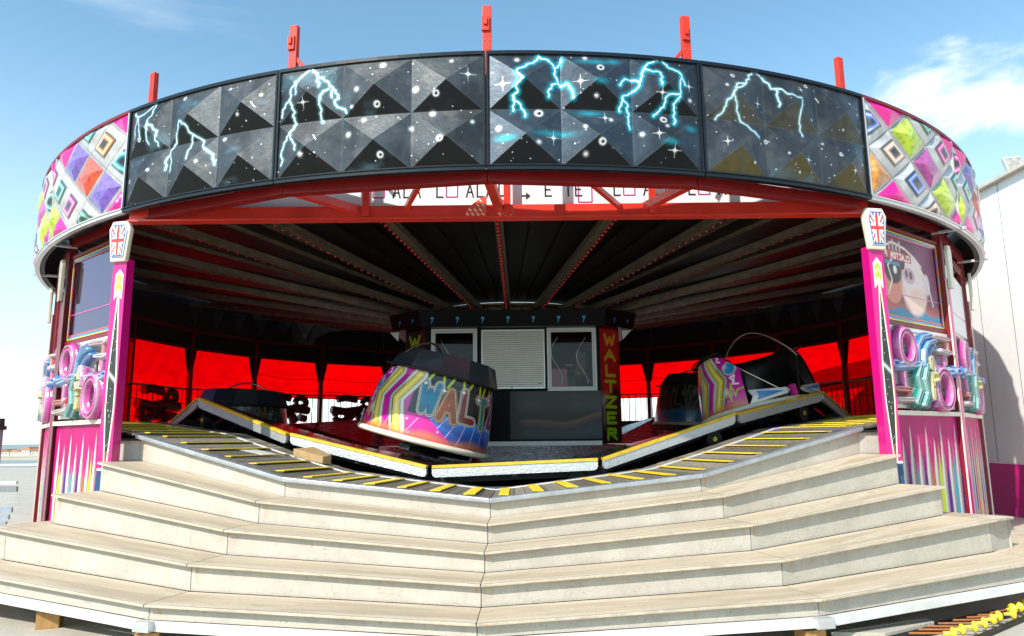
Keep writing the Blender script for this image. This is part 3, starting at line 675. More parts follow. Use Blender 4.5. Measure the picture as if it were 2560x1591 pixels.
# circular running rail under them
b = MB()
for q in range(120):
    t0, t1 = q * 3, q * 3 + 3
    b.hexa([pol(6.85, t0, zplat(t0) - .62), pol(7.0, t0, zplat(t0) - .62), pol(7.0, t1, zplat(t1) - .62), pol(6.85, t1, zplat(t1) - .62)], [pol(6.85, t0, zplat(t0) - .5), pol(7.0, t0, zplat(t0) - .5), pol(7.0, t1, zplat(t1) - .5), pol(6.85, t1, zplat(t1) - .5)])
setp(b.build('running_rail', M['black']), 'dark undulating steel running rail in the pit under the platforms', 'rail')
# checker plate apron round the centre
b = MB(); n = 48
for q in range(n):
    t0, t1 = 360 * q / n, 360 * (q + 1) / n
    b.add([pol(3.25, t0, 1.13), pol(3.25, t1, 1.13), pol(3.05, t1, 1.47), pol(3.05, t0, 1.47)], [(0, 1, 2, 3)]); b.add([pol(3.05, t0, 1.47), pol(3.05, t1, 1.47), pol(1.4, t1, 1.475), pol(1.4, t0, 1.475)], [(0, 1, 2, 3)])
setp(b.build('centre_apron', material('bright_checker_plate', (.80, .80, .80), .22, metal=.9, var=(14, .25), bump=(45, .9)), recalc=False), 'round bright checker plate apron at the foot of the booth', 'apron')

# ------------------------------------------------------------------ centre booth
booth = thing('pay_booth', 'black glossy centre booth with roller shutter, two white windows and WALTZER corner panels', 'booth', (0, -1, 1.47))
FY = -2.2; bx0, bx1 = -1.80, 1.87; plan = [(bx0, FY), (bx1, FY), (bx1 + .46, FY + .42), (bx1 + .46, 1.6), (bx1, 2.0), (bx0, 2.0), (bx0 - .46, 1.6), (bx0 - .46, FY + .42)]
WINL, SHUT, WINR = (-1.66, -.70), (-.60, .70), (.76, 1.79)
# front wall as a frame with real openings
def wallseg(x0, x1, z0, z1): mb.box(((x0 + x1) / 2, FY + .03, (z0 + z1) / 2), (x1 - x0, .06, z1 - z0))
mb = MB()
for x0, x1 in ((bx0, -1.62), (-.74, .80), (1.75, bx1)): wallseg(x0, x1, 2.62, 3.88)
wallseg(bx0, bx1, 3.88, 3.96); wallseg(bx0, bx1, 1.56, 2.60)
wallseg(-1.62, -.74, 2.60, 2.62); wallseg(.80, 1.75, 2.60, 2.62)
mb.build('front_wall', M['booth_black'], booth)
mb = MB()
for (a, c) in zip(plan[3:], plan[4:]): mb.prism([(a[0], a[1], 1.5), (c[0], c[1], 1.5), (c[0], c[1], 3.96), (a[0], a[1], 3.96)], (0, 0, 0) if False else Vector((c[1] - a[1], a[0] - c[0], 0)).normalized() * -.05)
a, c = plan[2], plan[3]; mb.prism([(a[0], a[1], 1.5), (c[0], c[1], 1.5), (c[0], c[1], 3.96), (a[0], a[1], 3.96)], (-.05, 0, 0))
mb.box((0, -.2, 1.52), (4.0, 3.6, .05)); mb.box((0, -.2, 4.0), (4.0, 3.6, .05)); mb.build('rear_walls', M['black'], booth)
mb = MB(); mb.box((0.03, FY + .02, 1.515), (3.66, .07, .085)); mb.build('base_sill', M['alu_white'], booth)
# desk and clutter glimpsed inside
mb = MB(); mb.box((0, -1.2, 2.45), (3.4, .8, .06)); mb.box((1.2, -.9, 2.75), (.5, .3, .5)); mb.box((-1.2, -1.0, 2.7), (.3, .3, .4)); mb.tube([(1.0, -1.3, 2.5), (1.1, -1.3, 3.0), (1.35, -1.4, 3.1), (1.5, -1.5, 2.9)], .035); mb.build('desk', M['grey'], booth)
for q, (x, z, w, h_, mt) in enumerate(((1.02, 2.86, .36, .42, 'orn_red'), (-1.05, 3.05, .3, .3, 'dark_red'), (1.5, 3.2, .22, .5, 'hub'), (-1.4, 3.2, .2, .5, 'rafter'), (-.95, 2.78, .25, .2, 'orn_green'))):
    mb = MB(); mb.box((x, -1.9 + .1 * q, z), (w, .03, h_), .2 * (-1) ** q); mb.build('clutter_panel', M[mt], booth)  # invented panels; the reds stand in for a reflection in the glass
for x in (-1.42, .98, 1.52):
    mb = MB(); mb.tube([(x + .12 * math.sin(q * .55 + x), -1.9, 2.75 + q * .1) for q in range(11)], .016, 6); mb.build('cable_loom', M['chrome'], booth)
mb = MB(); mb.ball((1.25, -1.8, 3.15), .05, 8, 6, (2.2, 1, .5)); mb.build('lamp_fitting', M['alu_white'], booth)
# painted lower panel: blurred dusk airbrush
def lp(U, V): return np.stack([-.02 + (bx1 + .02) * U, np.full(U.shape, FY - .006), 1.60 + .98 * V], 1)
def lc(U, V):
    c = np.tile(H('1a1b1f'), (len(U), 1)); n = fbm(U * 4, V * 3, 5)
    c = over(c, H('3f4247'), .75 * sstep(.35, .1, abs(V - .78 + .1 * (n - .5))) * sstep(.02, .2, U) * (.5 + n))
    c = over(c, H('524a40'), .5 * np.exp(-((U - .25) / .15) ** 2 - ((V - .72) / .12) ** 2)); c = over(c, H('524a40'), .5 * np.exp(-((U - .75) / .15) ** 2 - ((V - .72) / .12) ** 2))
    w = .34 + .16 * sstep(.55, 1, U) + .03 * np.sin(U * 7)
    c = over(c, H('8a6a30'), .75 * np.exp(-((V - w) / .035) ** 2) * sstep(.06, .2, U)); c = over(c, H('6e4347'), .6 * np.exp(-((V - w + .07) / .05) ** 2) * sstep(.06, .2, U))
    c = over(c, H('2c414e'), .9 * sstep(w - .08, w - .22, V) * sstep(.05, .2, U)); c = over(c, H('121418'), .6 * sstep(.12, 0, V))
    return over(c, H('0c0c0e'), sstep(.10, .0, U) * .9)
painted_grid('painted_lower_panel', lp, lc, 90, 60, M['painted_flat'], booth)
# shutter
mb = MB(); n = 26
for k in range(n): mb.box((.05, FY - .012, 2.68 + (k + .5) * 1.14 / n), (1.26, .02, 1.14 / n - .006))
sh = mb.build('roller_shutter', M['shutter'], booth, bevel=.003)
mb = MB(); mb.box((.05, FY - .02, 2.655), (1.30, .035, .04)); mb.box((-.597, FY - .012, 3.24), (.03, .03, 1.2)); mb.box((.697, FY - .012, 3.24), (.03, .03, 1.2)); mb.box((.05, FY - .015, 3.85), (1.32, .04, .05)); mb.build('shutter_guide', M['silver'], sh)
mb = MB(); mb.box((.60, FY - .024, 2.735), (.08, .006, .022)); mb.build('maker_plate', M['orn_red'], sh)
mb = MB(); mb.box((.02, FY - .04, 2.66), (.02, .01, .03)); mb.build('lock', M['black'], sh)
for (x0, x1) in (WINL, WINR):
    f = MB(); z0, z1, w = 2.58, 3.90, .05
    f.box(((x0 + x1) / 2, FY - .02, z0 + w / 2), (x1 - x0, .05, w)); f.box(((x0 + x1) / 2, FY - .02, z1 - w / 2), (x1 - x0, .05, w))
    f.box((x0 + w / 2, FY - .02, (z0 + z1) / 2), (w, .05, z1 - z0 - 2 * w)); f.box((x1 - w / 2, FY - .02, (z0 + z1) / 2), (w, .05, z1 - z0 - 2 * w))
    win = f.build('window', M['pvc'], booth, bevel=.004)
    f = MB(); f.box(((x0 + x1) / 2, FY, z0 + w + .02), (x1 - x0 - 2 * w, .04, .03)); f.box(((x0 + x1) / 2, FY, z1 - w - .02), (x1 - x0 - 2 * w, .04, .03)); f.box((x0 + w + .02, FY, (z0 + z1) / 2), (.03, .04, z1 - z0 - .16)); f.box((x1 - w - .02, FY, (z0 + z1) / 2), (.03, .04, z1 - z0 - .16)); f.build('sash', M['pvc'], win)
    f = MB(); f.box(((x0 + x1) / 2, FY + .01, (z0 + z1) / 2), (x1 - x0 - .16, .006, z1 - z0 - .16)); f.build('pane', M['booth_glass'], win)
# WALTZER corner panels
for s, side_ in ((1, 'r'), (-1, 'l')):
    a = Vector((bx1 if s > 0 else bx0, FY, 0)); c = Vector((plan[2][0] if s > 0 else plan[7][0], FY + .42, 0)); L = (c - a).length; e = (c - a).normalized(); n_ = Vector((e.y * s, -e.x * s, 0))
    if s < 0: a, c = c, a; e = -e; n_ = Vector((e.y, -e.x, 0))
    n_ = Vector((e.y, -e.x, 0))
    def pp(U, V, a=a, e=e, L=L, n_=n_): return np.stack([a.x + e.x * L * U + n_.x * .004, a.y + e.y * L * U + n_.y * .004, 1.5 + 2.44 * V], 1)
    def pc(U, V, s=s):
        c = np.tile(H('c01008'), (len(U), 1)) if s > 0 else np.tile(H('0b0b0b'), (len(U), 1))
        if s > 0:
            c = over(c, H('0b0907'), sstep(.50, .38, V + .05 * np.sin(U * 6))); c = over(c, H('b0a8a0'), .8 * np.exp(-((V - .36 - .1 * U) / .04) ** 2) * sstep(.5, .1, U) + .5 * np.exp(-((U - .12) / .06) ** 2) * sstep(.42, .3, V) * sstep(.1, .2, V))
            c = over(c, H('5c1402'), .5 * sstep(.8, 1, U))
        else: c = over(c, H('6e0c08'), sstep(.7, 1, U))
        txt = 'WALTZER'
        for k, ch in enumerate(txt):
            zc = .935 - k * .135; d = letter_dist(U * L, V * 2.44, ch, L * .24, (zc - .088) * 2.44, L * .5, .205)
            t_ = k / 6; lc_ = H('e8a020') * (1 - t_) ** 1.5 + H('8fd414') * (1 - (1 - t_) ** 1.5) if s > 0 else H('9bb81a')
            c = over(c, lc_, sstep(.038, .030, d))
        return c
    painted_grid('letter_panel', pp, pc, 60, 300, M['painted_flat'], booth)
# canopy
plan2 = [(-1.84, -2.52), (1.92, -2.52), (2.62, -1.9), (2.62, 1.8), (2.0, 2.3), (-1.9, 2.3), (-2.52, 1.8), (-2.52, -1.9)]
mb = MB(); m_ = len(plan2); dn = [(x, y, 3.90) for x, y in plan2]; upv = [(x * 1.03, y * 1.03, 4.24) for x, y in plan2]
mb.add(dn + upv, [(i, (i + 1) % m_, m_ + (i + 1) % m_, m_ + i) for i in range(m_)] + [tuple(range(m_))[::-1], tuple(range(m_, 2 * m_))]); mb.build('canopy', M['booth_black'], booth)
bolt = [(.02, .5), (.16, .5), (.10, .1), (.2, .1), (-.02, -.5), (.02, -.06), (-.08, -.06)]
def boltmark(c, xd, zd, nd, sc):
    mb = MB(); mb.prism([c + xd * (x * sc * 1.1) + zd * (y * sc) for x, y in bolt], nd * .004); return mb
mblue = material('blue_bolt_paint', (.05, .38, .75), .4)
for k in range(7):
    x = -1.62 + k * .52; boltmark(Vector((x, -2.56, 4.07)), Vector((1, 0, 0)), Vector((0, 0, 1)), Vector((0, -1, 0)), .25).build('bolt_emblem', mblue, booth)
for s in (-1, 1):
    a, c = (Vector((1.92, -2.52, 0)), Vector((2.62, -1.9, 0))) if s > 0 else (Vector((-2.52, -1.9, 0)), Vector((-1.84, -2.52, 0)))
    e = (c - a).normalized(); nd = Vector((e.y, -e.x, 0))
    for f_ in (.3, .75): boltmark(a.lerp(c, f_) + nd * .045 + Vector((0, 0, 4.07)), e, Vector((0, 0, 1)), nd, .2).build('bolt_emblem', mblue, booth)
    p = Vector((2.42 * s, -1.8, 3.7)); mb = MB(); mb.prism([p, p + Vector((.18 * s, 0, .2)), p + Vector((-.02 * s, 0, .2))], (0, .1, 0)); mb.build('corner_bracket', M['alu_white'], booth)
# centre hub: brass ring with pulleys above the canopy
hub = thing('roof_hub', 'brass coloured checker metal ring with small hanging hooks above the booth', 'hub', (0, 0, 4.24))
mb = MB(); mb.tube([pol(2.15, 10 * k, 4.30) for k in range(36)], .12, 6, closed=True); mb.ringsect(.4, 2.2, 0, 180, 4.42, 4.46, 24); mb.ringsect(.4, 2.2, 180, 360, 4.42, 4.46, 24); mb.build('ring', M['hub'], hub)
for t_ in (-26, -12, -4, 6, 20, 31):
    c = pol(2.32, t_, 4.2); mb = MB(); mb.tube([c + Vector((.05 * math.cos(a), 0, .06 * math.sin(a) - .03)) for a in np.linspace(.6, 5.7, 12)], .010, 6); mb.tube([c + Vector((0, 0, .03)), c + Vector((0, .05, .12))], .02, 8); mb.build('hook', M['chrome'], hub)

# ------------------------------------------------------------------ roof: rafters with lamp caps, sheets
def zroof(R): return 4.30 + .157 * (R - 2.2)
roofs = thing('roof_sheeting', 'dark sheeted underside of the round roof between the rafters', 'roof', (0, 0, 4.5))
for i in range(24):
    t0 = P0 + 15 * i; b = MB(); n = 3
    for q in range(n):
        a0, a1 = t0 + 15 * q / n, t0 + 15 * (q + 1) / n
        rim = lambda t: min(9.42, (8.12 / max(.2, math.cos(R_(abs((t + 180) % 360 - 180)))) if abs((t + 180) % 360 - 180) < 31.5 else 9.42))
        pts = []
        for a_, R in ((a0, 2.1), (a1, 2.1), (a1, rim(a1)), (a0, rim(a0))): pts.append(pol(R, a_, zroof(R) + .2 + (.05 if q == 1 and False else 0)))
        up = Vector((0, 0, .05)); b.hexa(pts, [p + up for p in pts])
    b.build('roof_sheet', M['roof'], roofs)
    # folded seams halfway between the rafters
    b = MB()
    for f_ in (.33, .67):
        tt = t0 + 15 * f_; R1 = min(9.3, rim(tt) - .1); b.bar(pol(2.4, tt, zroof(2.4) + .17), pol(R1, tt, zroof(R1) + .17), .05, .06)
    b.build('sheet_seam', M['rafter'] if abs((i + .5 + 12) % 24 - 12) > 2.2 else M['roof'], roofs)
side_word = lambda k: ('nearest the middle' if k == 0 else f'{["","first","second","third","fourth","fifth","sixth","seventh","eighth","ninth","tenth","eleventh","twelfth"][abs(k)]} to the {"left" if k < 0 else "right"} of the middle one')
for k in range(-11, 13):
    ta = P0 + 15 * k; e = pol(1, ta + 90); R1 = 9.3 if abs(15 * k) > 31 else 8.02 / math.cos(R_(ta)); R0 = 2.25
    t = thing('roof_rafter', 'metal roof rafter with red lamp caps, ' + (side_word(k) if abs(k) < 12 else 'directly behind the booth'), 'rafter', pol(2.2, ta, zroof(2.2)), 'roof rafters with rows of red lamp caps')
    b = MB(); b.bar(pol(R0, ta, zroof(R0) + .03), pol(R1, ta, zroof(R1) + .03), .12, .10); b.build('beam', M['rafter'], t)
    sgn = 1 if k > 0 else -1
    b = MB()
    for o_ in (-.05, .05): b.bar(pol(R0, ta, zroof(R0) - .03) + e * o_, pol(R1, ta, zroof(R1) - .03) + e * o_, .03, .022)
    b.build('lamp_channel', M['rafter'], t)
    off = e * (.105 * sgn if k else -.02); bulbs = []
    nb = 40
    if abs(k) <= 3:
        proto = None
        for q in range(nb):
            R = R0 + .25 + (R1 - R0 - .35) * q / nb; c = pol(R, ta, zroof(R) - (.02 if k else .05)) + off
            if proto is None:
                b = MB(); b.ball((0, 0, 0), .034, 8, 6, (1, 1, 1.1)); b.cyl((0, 0, .02), (0, 0, .06), .016, n=6); s_local[0] = True; proto = b.build('lamp_cap', M['bulb'], t); s_local[0] = False
                o = proto
            else:
                o = proto.copy(); COL.objects.link(o); o.parent = t
            o.location = c - t.location
    else:
        b = MB()
        for q in range(nb):
            R = R0 + .25 + (R1 - R0 - .35) * q / nb; b.ball(pol(R, ta, zroof(R) - .02) + off, .034, 6, 5)
        b.build('lamp_cap_row', M['bulb'], t)['kind'] = 'stuff'
# ------------------------------------------------------------------ front opening truss and banner
truss = thing('front_truss', 'red steel header truss with gusset plates spanning the front opening', 'truss', (0, -8.05, 4.47))
TX0, TX1, TY, TZ = -4.95, 4.72, -8.10, 4.56
mb = MB(); mb.box(((TX0 + TX1) / 2, TY, TZ), (TX1 - TX0, .12, .17)); mb.box(((TX0 + TX1) / 2, TY - .03, TZ - .095), (TX1 - TX0, .17, .02)); mb.build('header_beam', M['red'], truss)
RR = 9.40
for i in (-2, -1, 0, 1):
    a, c = pol(RR, P0 + 15 * i, 4.585), pol(RR, P0 + 15 * (i + 1), 4.585)
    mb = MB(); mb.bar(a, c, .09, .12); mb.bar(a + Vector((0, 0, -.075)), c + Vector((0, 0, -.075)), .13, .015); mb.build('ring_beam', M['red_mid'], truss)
for i in (-1, 0, 1):
    a = pol(RR, P0 + 15 * i, 4.585); s = {-1: .12, 0: .0, 1: -.12}[i]
    x1 = a.x * (8.1 / -a.y) if False else {-1: -1.95, 0: -.10, 1: 1.80}[i]
    mb = MB(); mb.bar(a, (x1, TY, 4.60), .11, .10); mb.build('strut', M['red'], truss)
    mb = MB(); mb.bar((x1 + .10, TY - .075, 4.50), (x1 + .10, TY - .075, 5.25), .09, .05, (0, 1, 0)); mb.build('upright', M['red'], truss)
for (x0, y0, x1) in ((-1.05, -9.15, -1.35), (1.0, -9.2, 1.5)):
    mb = MB(); mb.bar((x0, y0 + .12, 4.60), (x1, TY, 4.60), .06, .06); mb.build('diagonal_brace', M['red'], truss)
gus = material('perforated_gusset_red', (.72, .07, .03), .45)
for s, pts in ((-1, [(-.55, 4.48), (-.55, 4.54), (-.52, 4.60), (-.34, 4.74), (-.27, 4.76), (-.27, 4.48)]), (1, [(-.13, 4.48), (-.13, 4.76), (-.10, 4.74), (.07, 4.62), (.10, 4.56), (.10, 4.48)])):
    mb = MB(); mb.prism([(x, TY - .064, z) for x, z in pts], (0, -.012, 0)); g = mb.build('gusset_plate', gus, truss)
    mb = MB(); xs = [p[0] for p in pts]
    for r in range(5):
        for q in range(9):
            x = min(xs) + .03 + q * .068 + (r % 2) * .034; z = 4.51 + r * .062
            top = np.interp(x, sorted([pts[1][0], pts[2][0], pts[3][0], pts[4][0]]), [p[1] for p in sorted(pts[1:5])])
            if x > max(xs) - .04 or z > top - .03: continue
            mb.bar((x - .016, TY - .079, z + .016), (x + .016, TY - .079, z - .016), .02, .005, (0, 1, 0))
    mb.build('slots', M['cream'], g)
ban = thing('sponsor_banner', 'white banner with square black and magenta lettering behind the header beam', 'banner', (0, -7.98, 4.64))
mb = MB(); mb.box((-.05, -7.99, 5.02), (9.5, .02, .80)); mb.build('sheet', M['white'], ban)
mb = MB(); mb2 = MB(); f = Vector((0, -8.003, 0))
def bl(px, z): return Vector((px, -8.003, z))
def word(x, z, pattern, hgt=.17):
    z += .02; mb = MB(); mb2 = MB()
    for k, ch in enumerate(pattern):
        xx = x + k * .135
        if ch == '#': 
            pts = [(0, 1), (0, 0), (1.5, 0), (1.5, 1), (0, 1)]
            for (a, c) in zip(pts[:-1], pts[1:]): mb2.bar(bl(xx + a[0] * .1, z + a[1] * hgt), bl(xx + c[0] * .1, z + c[1] * hgt), .016, .004, (0, 1, 0))
        elif ch in LET: letter_mesh(mb, ch, (xx, -8.0, z), (1, 0, 0), (0, 0, 1), .09, hgt, .1, .020, .004)
        elif ch == '>':
            mb.bar(bl(xx - .03, z + .02), bl(xx + .04, z + .02), .022, .004, (0, 1, 0)); mb.prism([bl(xx + .03, z + .07), bl(xx + .03, z - .03), bl(xx + .09, z + .02)], (0, -.004, 0))
    if mb.v: mb.build('black_lettering', M['text_black'], ban)
    if mb2.v: mb2.build('magenta_lettering', M['text_pink'], ban)
for x in (-1.93, -.95, 1.42): word(x, 4.79, 'C# ALA')
word(2.42, 4.79, 'C# ALA'); word(-.12, 4.80, 'O'); word(.22, 4.775, '>'); word(.50, 4.79, 'E TE'); word(1.28, 4.775, '>')
for (a, c) in (((.95, 4.96), (.95, 4.72)), ((.95, 4.72), (1.13, 4.72)), ((1.13, 4.72), (1.13, 4.96))): mb2.bar(bl(*a), bl(*c), .016, .004, (0, 1, 0))
mb2.build('magenta_square', M['text_pink'], ban)

# ------------------------------------------------------------------ rounding boards
RB, ZB0, ZT0 = 9.606, 4.578, 5.982
def board_pos(i, relief, marg=(.012, .03)):
    def pos(U, V):
        t = P0 + 15 * i + 15 * (marg[0] + U * (1 - 2 * marg[0])); z = ZB0 + .035 + (ZT0 - ZB0 - .07) * V
        r = RB + .01 + relief(U, V); a = np.radians(t)
        return np.stack([r * np.sin(a), -r * np.cos(a), z], 1)
    return pos
def pyr(U, V, cu=3, cv=2, d=.115):
    fu = U * cu % 1; fv = V * cv % 1
    fu = np.where((U >= 1) | (U <= 0), 0, fu); fv = np.where((V >= 1) | (V <= 0), 0, fv)
    h = d * (1 - np.maximum(abs(2 * fu - 1), abs(2 * fv - 1)))
    return np.clip(h, 0, d)
def quad_inv(quad, pts):
    """photo-measured points inside a board's four corners (TL, TR, BR, BL) -> board u,v"""
    TL, TR, BR, BL = [np.array(q, float) for q in quad]; out = []
    for (x, y) in pts:
        u = .5; v = .5
        for _ in range(30):
            p = (TL * (1 - u) + TR * u) * v + (BL * (1 - u) + BR * u) * (1 - v); e = np.array([x, y]) - p
            du = (TR - TL) * v + (BR - BL) * (1 - v); dv = (TL * (1 - u) + TR * u) - (BL * (1 - u) + BR * u)
            s = np.linalg.lstsq(np.stack([du, dv], 1), e, rcond=None)[0]; u += s[0]; v += s[1]
        out.append((u, v))
    return out
Q1 = [(118, 345), (1672, 190), (1680, 1085), (92, 1200)]
B1 = [[(370,310),(330,360),(300,400),(262,440),(255,465),(215,500),(210,575),(165,615),(135,665),(133,710)], [(210,575),(225,620),(240,655),(255,680),(235,700),(240,730),(250,770),(235,810),(210,855),(160,915),(150,955),(135,975),(130,1090)],
      [(210,855),(240,905),(262,940),(268,985)], [(370,310),(390,350),(430,370),(440,405),(490,425),(530,460),(560,500),(590,540),(598,570),(570,590),(575,620),(590,645),(640,655),(662,690)], [(530,500),(480,545),(468,590),(455,630),(470,660),(460,710),(475,760)], [(445,420),(455,490)], [(550,510),(550,570)], [(270,445),(265,490),(265,540)]]
S1 = [('g', 940, 310, 1.2), ('g', 745, 510, 1), ('g', 1182, 500, 1.2), ('s', 330, 612, 1), ('s', 1567, 370, 1.2), ('p', 900, 627, 1), ('p', 1338, 540, 1), ('p', 932, 1030, 1), ('p', 1370, 903, 1), ('g', 797, 748, .9), ('g', 1310, 690, 1.2), ('g', 680, 865, 1.1), ('g', 1152, 812, 1), ('g', 315, 1023, 1), ('g', 1600, 748, .8), ('g', 705, 645, .7), ('c', 430, 890, .6), ('g', 1445, 262, .8)]
Q2 = [(105, 190), (1712, 272), (1750, 1135), (110, 1085)]
B2 = [[(485,190),(480,230),(470,265),(440,290),(400,300),(375,325),(325,340),(320,380),(350,410),(355,430),(320,460),(310,490),(322,530),(285,550),(300,580),(330,600),(350,640),(375,680),(378,720)], [(290,560),(298,610),(290,660)], [(480,230),(500,255),(550,270),(580,300),(600,340),(605,400),(625,440),(640,480),(685,455),(710,490),(730,530),(738,580)], [(605,330),(625,320),(635,290),(645,262)], [(610,455),(575,470),(575,495),(555,510),(553,570)],
      [(1435,240),(1370,265),(1300,310),(1275,350),(1265,400),(1245,450),(1235,490),(1190,520),(1160,545),(1120,560),(1110,600),(1090,650),(1095,680)], [(1115,585),(1150,620),(1150,670),(1165,710),(1160,760),(1172,820)], [(1245,450),(1215,430),(1130,420),(1105,455),(1090,480)], [(1285,340),(1330,365),(1390,370),(1410,410),(1400,440),(1405,480)], [(1420,245),(1450,290),(1480,330),(1550,360),(1575,410),(1560,460),(1565,530),(1545,580),(1510,620),(1530,680),(1525,730),(1510,780)], [(1550,548),(1480,550),(1440,580),(1435,640),(1390,680),(1355,715)], [(1575,410),(1605,465)]]
S2 = [('g', 318, 255, 1), ('s', 212, 450, 1.2), ('s', 790, 452, 1.2), ('p', 480, 690, 1.3), ('p', 940, 342, 1.1), ('g', 828, 252, .9), ('g', 183, 802, 1), ('s', 590, 890, 1.2), ('g', 480, 930, .9), ('p', 948, 937, 1.1), ('g', 828, 1022, .9), ('s', 977, 738, 1), ('g', 1020, 757, .8), ('p', 1432, 742, 1.1), ('g', 1457, 797, .8), ('s', 1385, 862, 1), ('g', 1263, 862, 1), ('s', 1508, 992, 1.1), ('s', 1413, 540, 1), ('s', 1640, 470, 1), ('g', 1647, 583, .9), ('g', 910, 567, .8), ('g', 825, 812, .8),
      ('n', 900, 290, 2.2), ('n', 860, 700, 1.6), ('n', 600, 860, 2.2), ('n', 235, 885, 1.2), ('n', 1480, 930, .9), ('n', 945, 460, .8), ('n', 1650, 810, .8), ('n', 1040, 290, .8)]
Q3 = [(96, 192), (978, 370), (1035, 922), (128, 806)]
B3 = [[(345,235),(320,290),(290,330),(235,370),(230,390),(205,430),(200,465),(165,510)], [(235,390),(255,430),(260,470),(280,510),(320,550),(350,590),(375,620)], [(345,235),(385,270),(420,310),(435,345),(485,355),(510,385),(585,405),(590,440),(588,540),(600,570),(608,610)], [(455,350),(465,400),(472,450)], [(290,320),(260,320),(240,350)]]
S3 = [('p', 240, 268, .7), ('p', 627, 327, .7), ('p', 415, 640, .7), ('p', 820, 712, .7), ('s', 212, 645, .8), ('s', 368, 430, .7), ('s', 628, 748, .8), ('s', 907, 800, .7), ('g', 205, 328, .6), ('g', 657, 520, .5), ('g', 848, 570, .5), ('g', 349, 762, .5), ('g', 730, 648, .5), ('g', 520, 713, .5), ('g', 588, 812, .5), ('s', 590, 352, .6), ('s', 945, 480, .5), ('c', 700, 400, .5), ('g', 883, 425, .5), ('g', 982, 758, .5), ('s', 535, 0, .01)]
Q0 = [(622, 580), (1322, 402), (1303, 940), (582, 1062)]
B0 = [[(650,590),(675,620),(690,650),(705,700),(700,725)], [(675,615),(730,580),(765,540)], [(765,540),(765,600),(745,640),(750,660),(790,690),(780,720),(785,760)], [(750,660),(740,700),(738,750)], [(675,630),(655,680),(655,720)], [(905,645),(895,700),(880,750),(850,790),(830,820),(820,880)], [(850,800),(855,850),(845,890)], [(905,645),(940,665),(965,710),(1005,735),(1020,780),(1055,810),(1060,860)], [(965,715),(955,770),(945,800),(950,840)]]
S0 = [('p', 925, 528, .7), ('p', 1110, 738, .7), ('p', 692, 732, .7), ('p', 620, 932, .7), ('s', 1138, 487, .8), ('g', 1268, 518, .6), ('g', 1175, 620, .7), ('g', 748, 885, .8), ('g', 993, 850, .7), ('g', 1215, 440, .4), ('c', 1240, 570, .6), ('n', 990, 560, .7), ('n', 1150, 800, 1)]
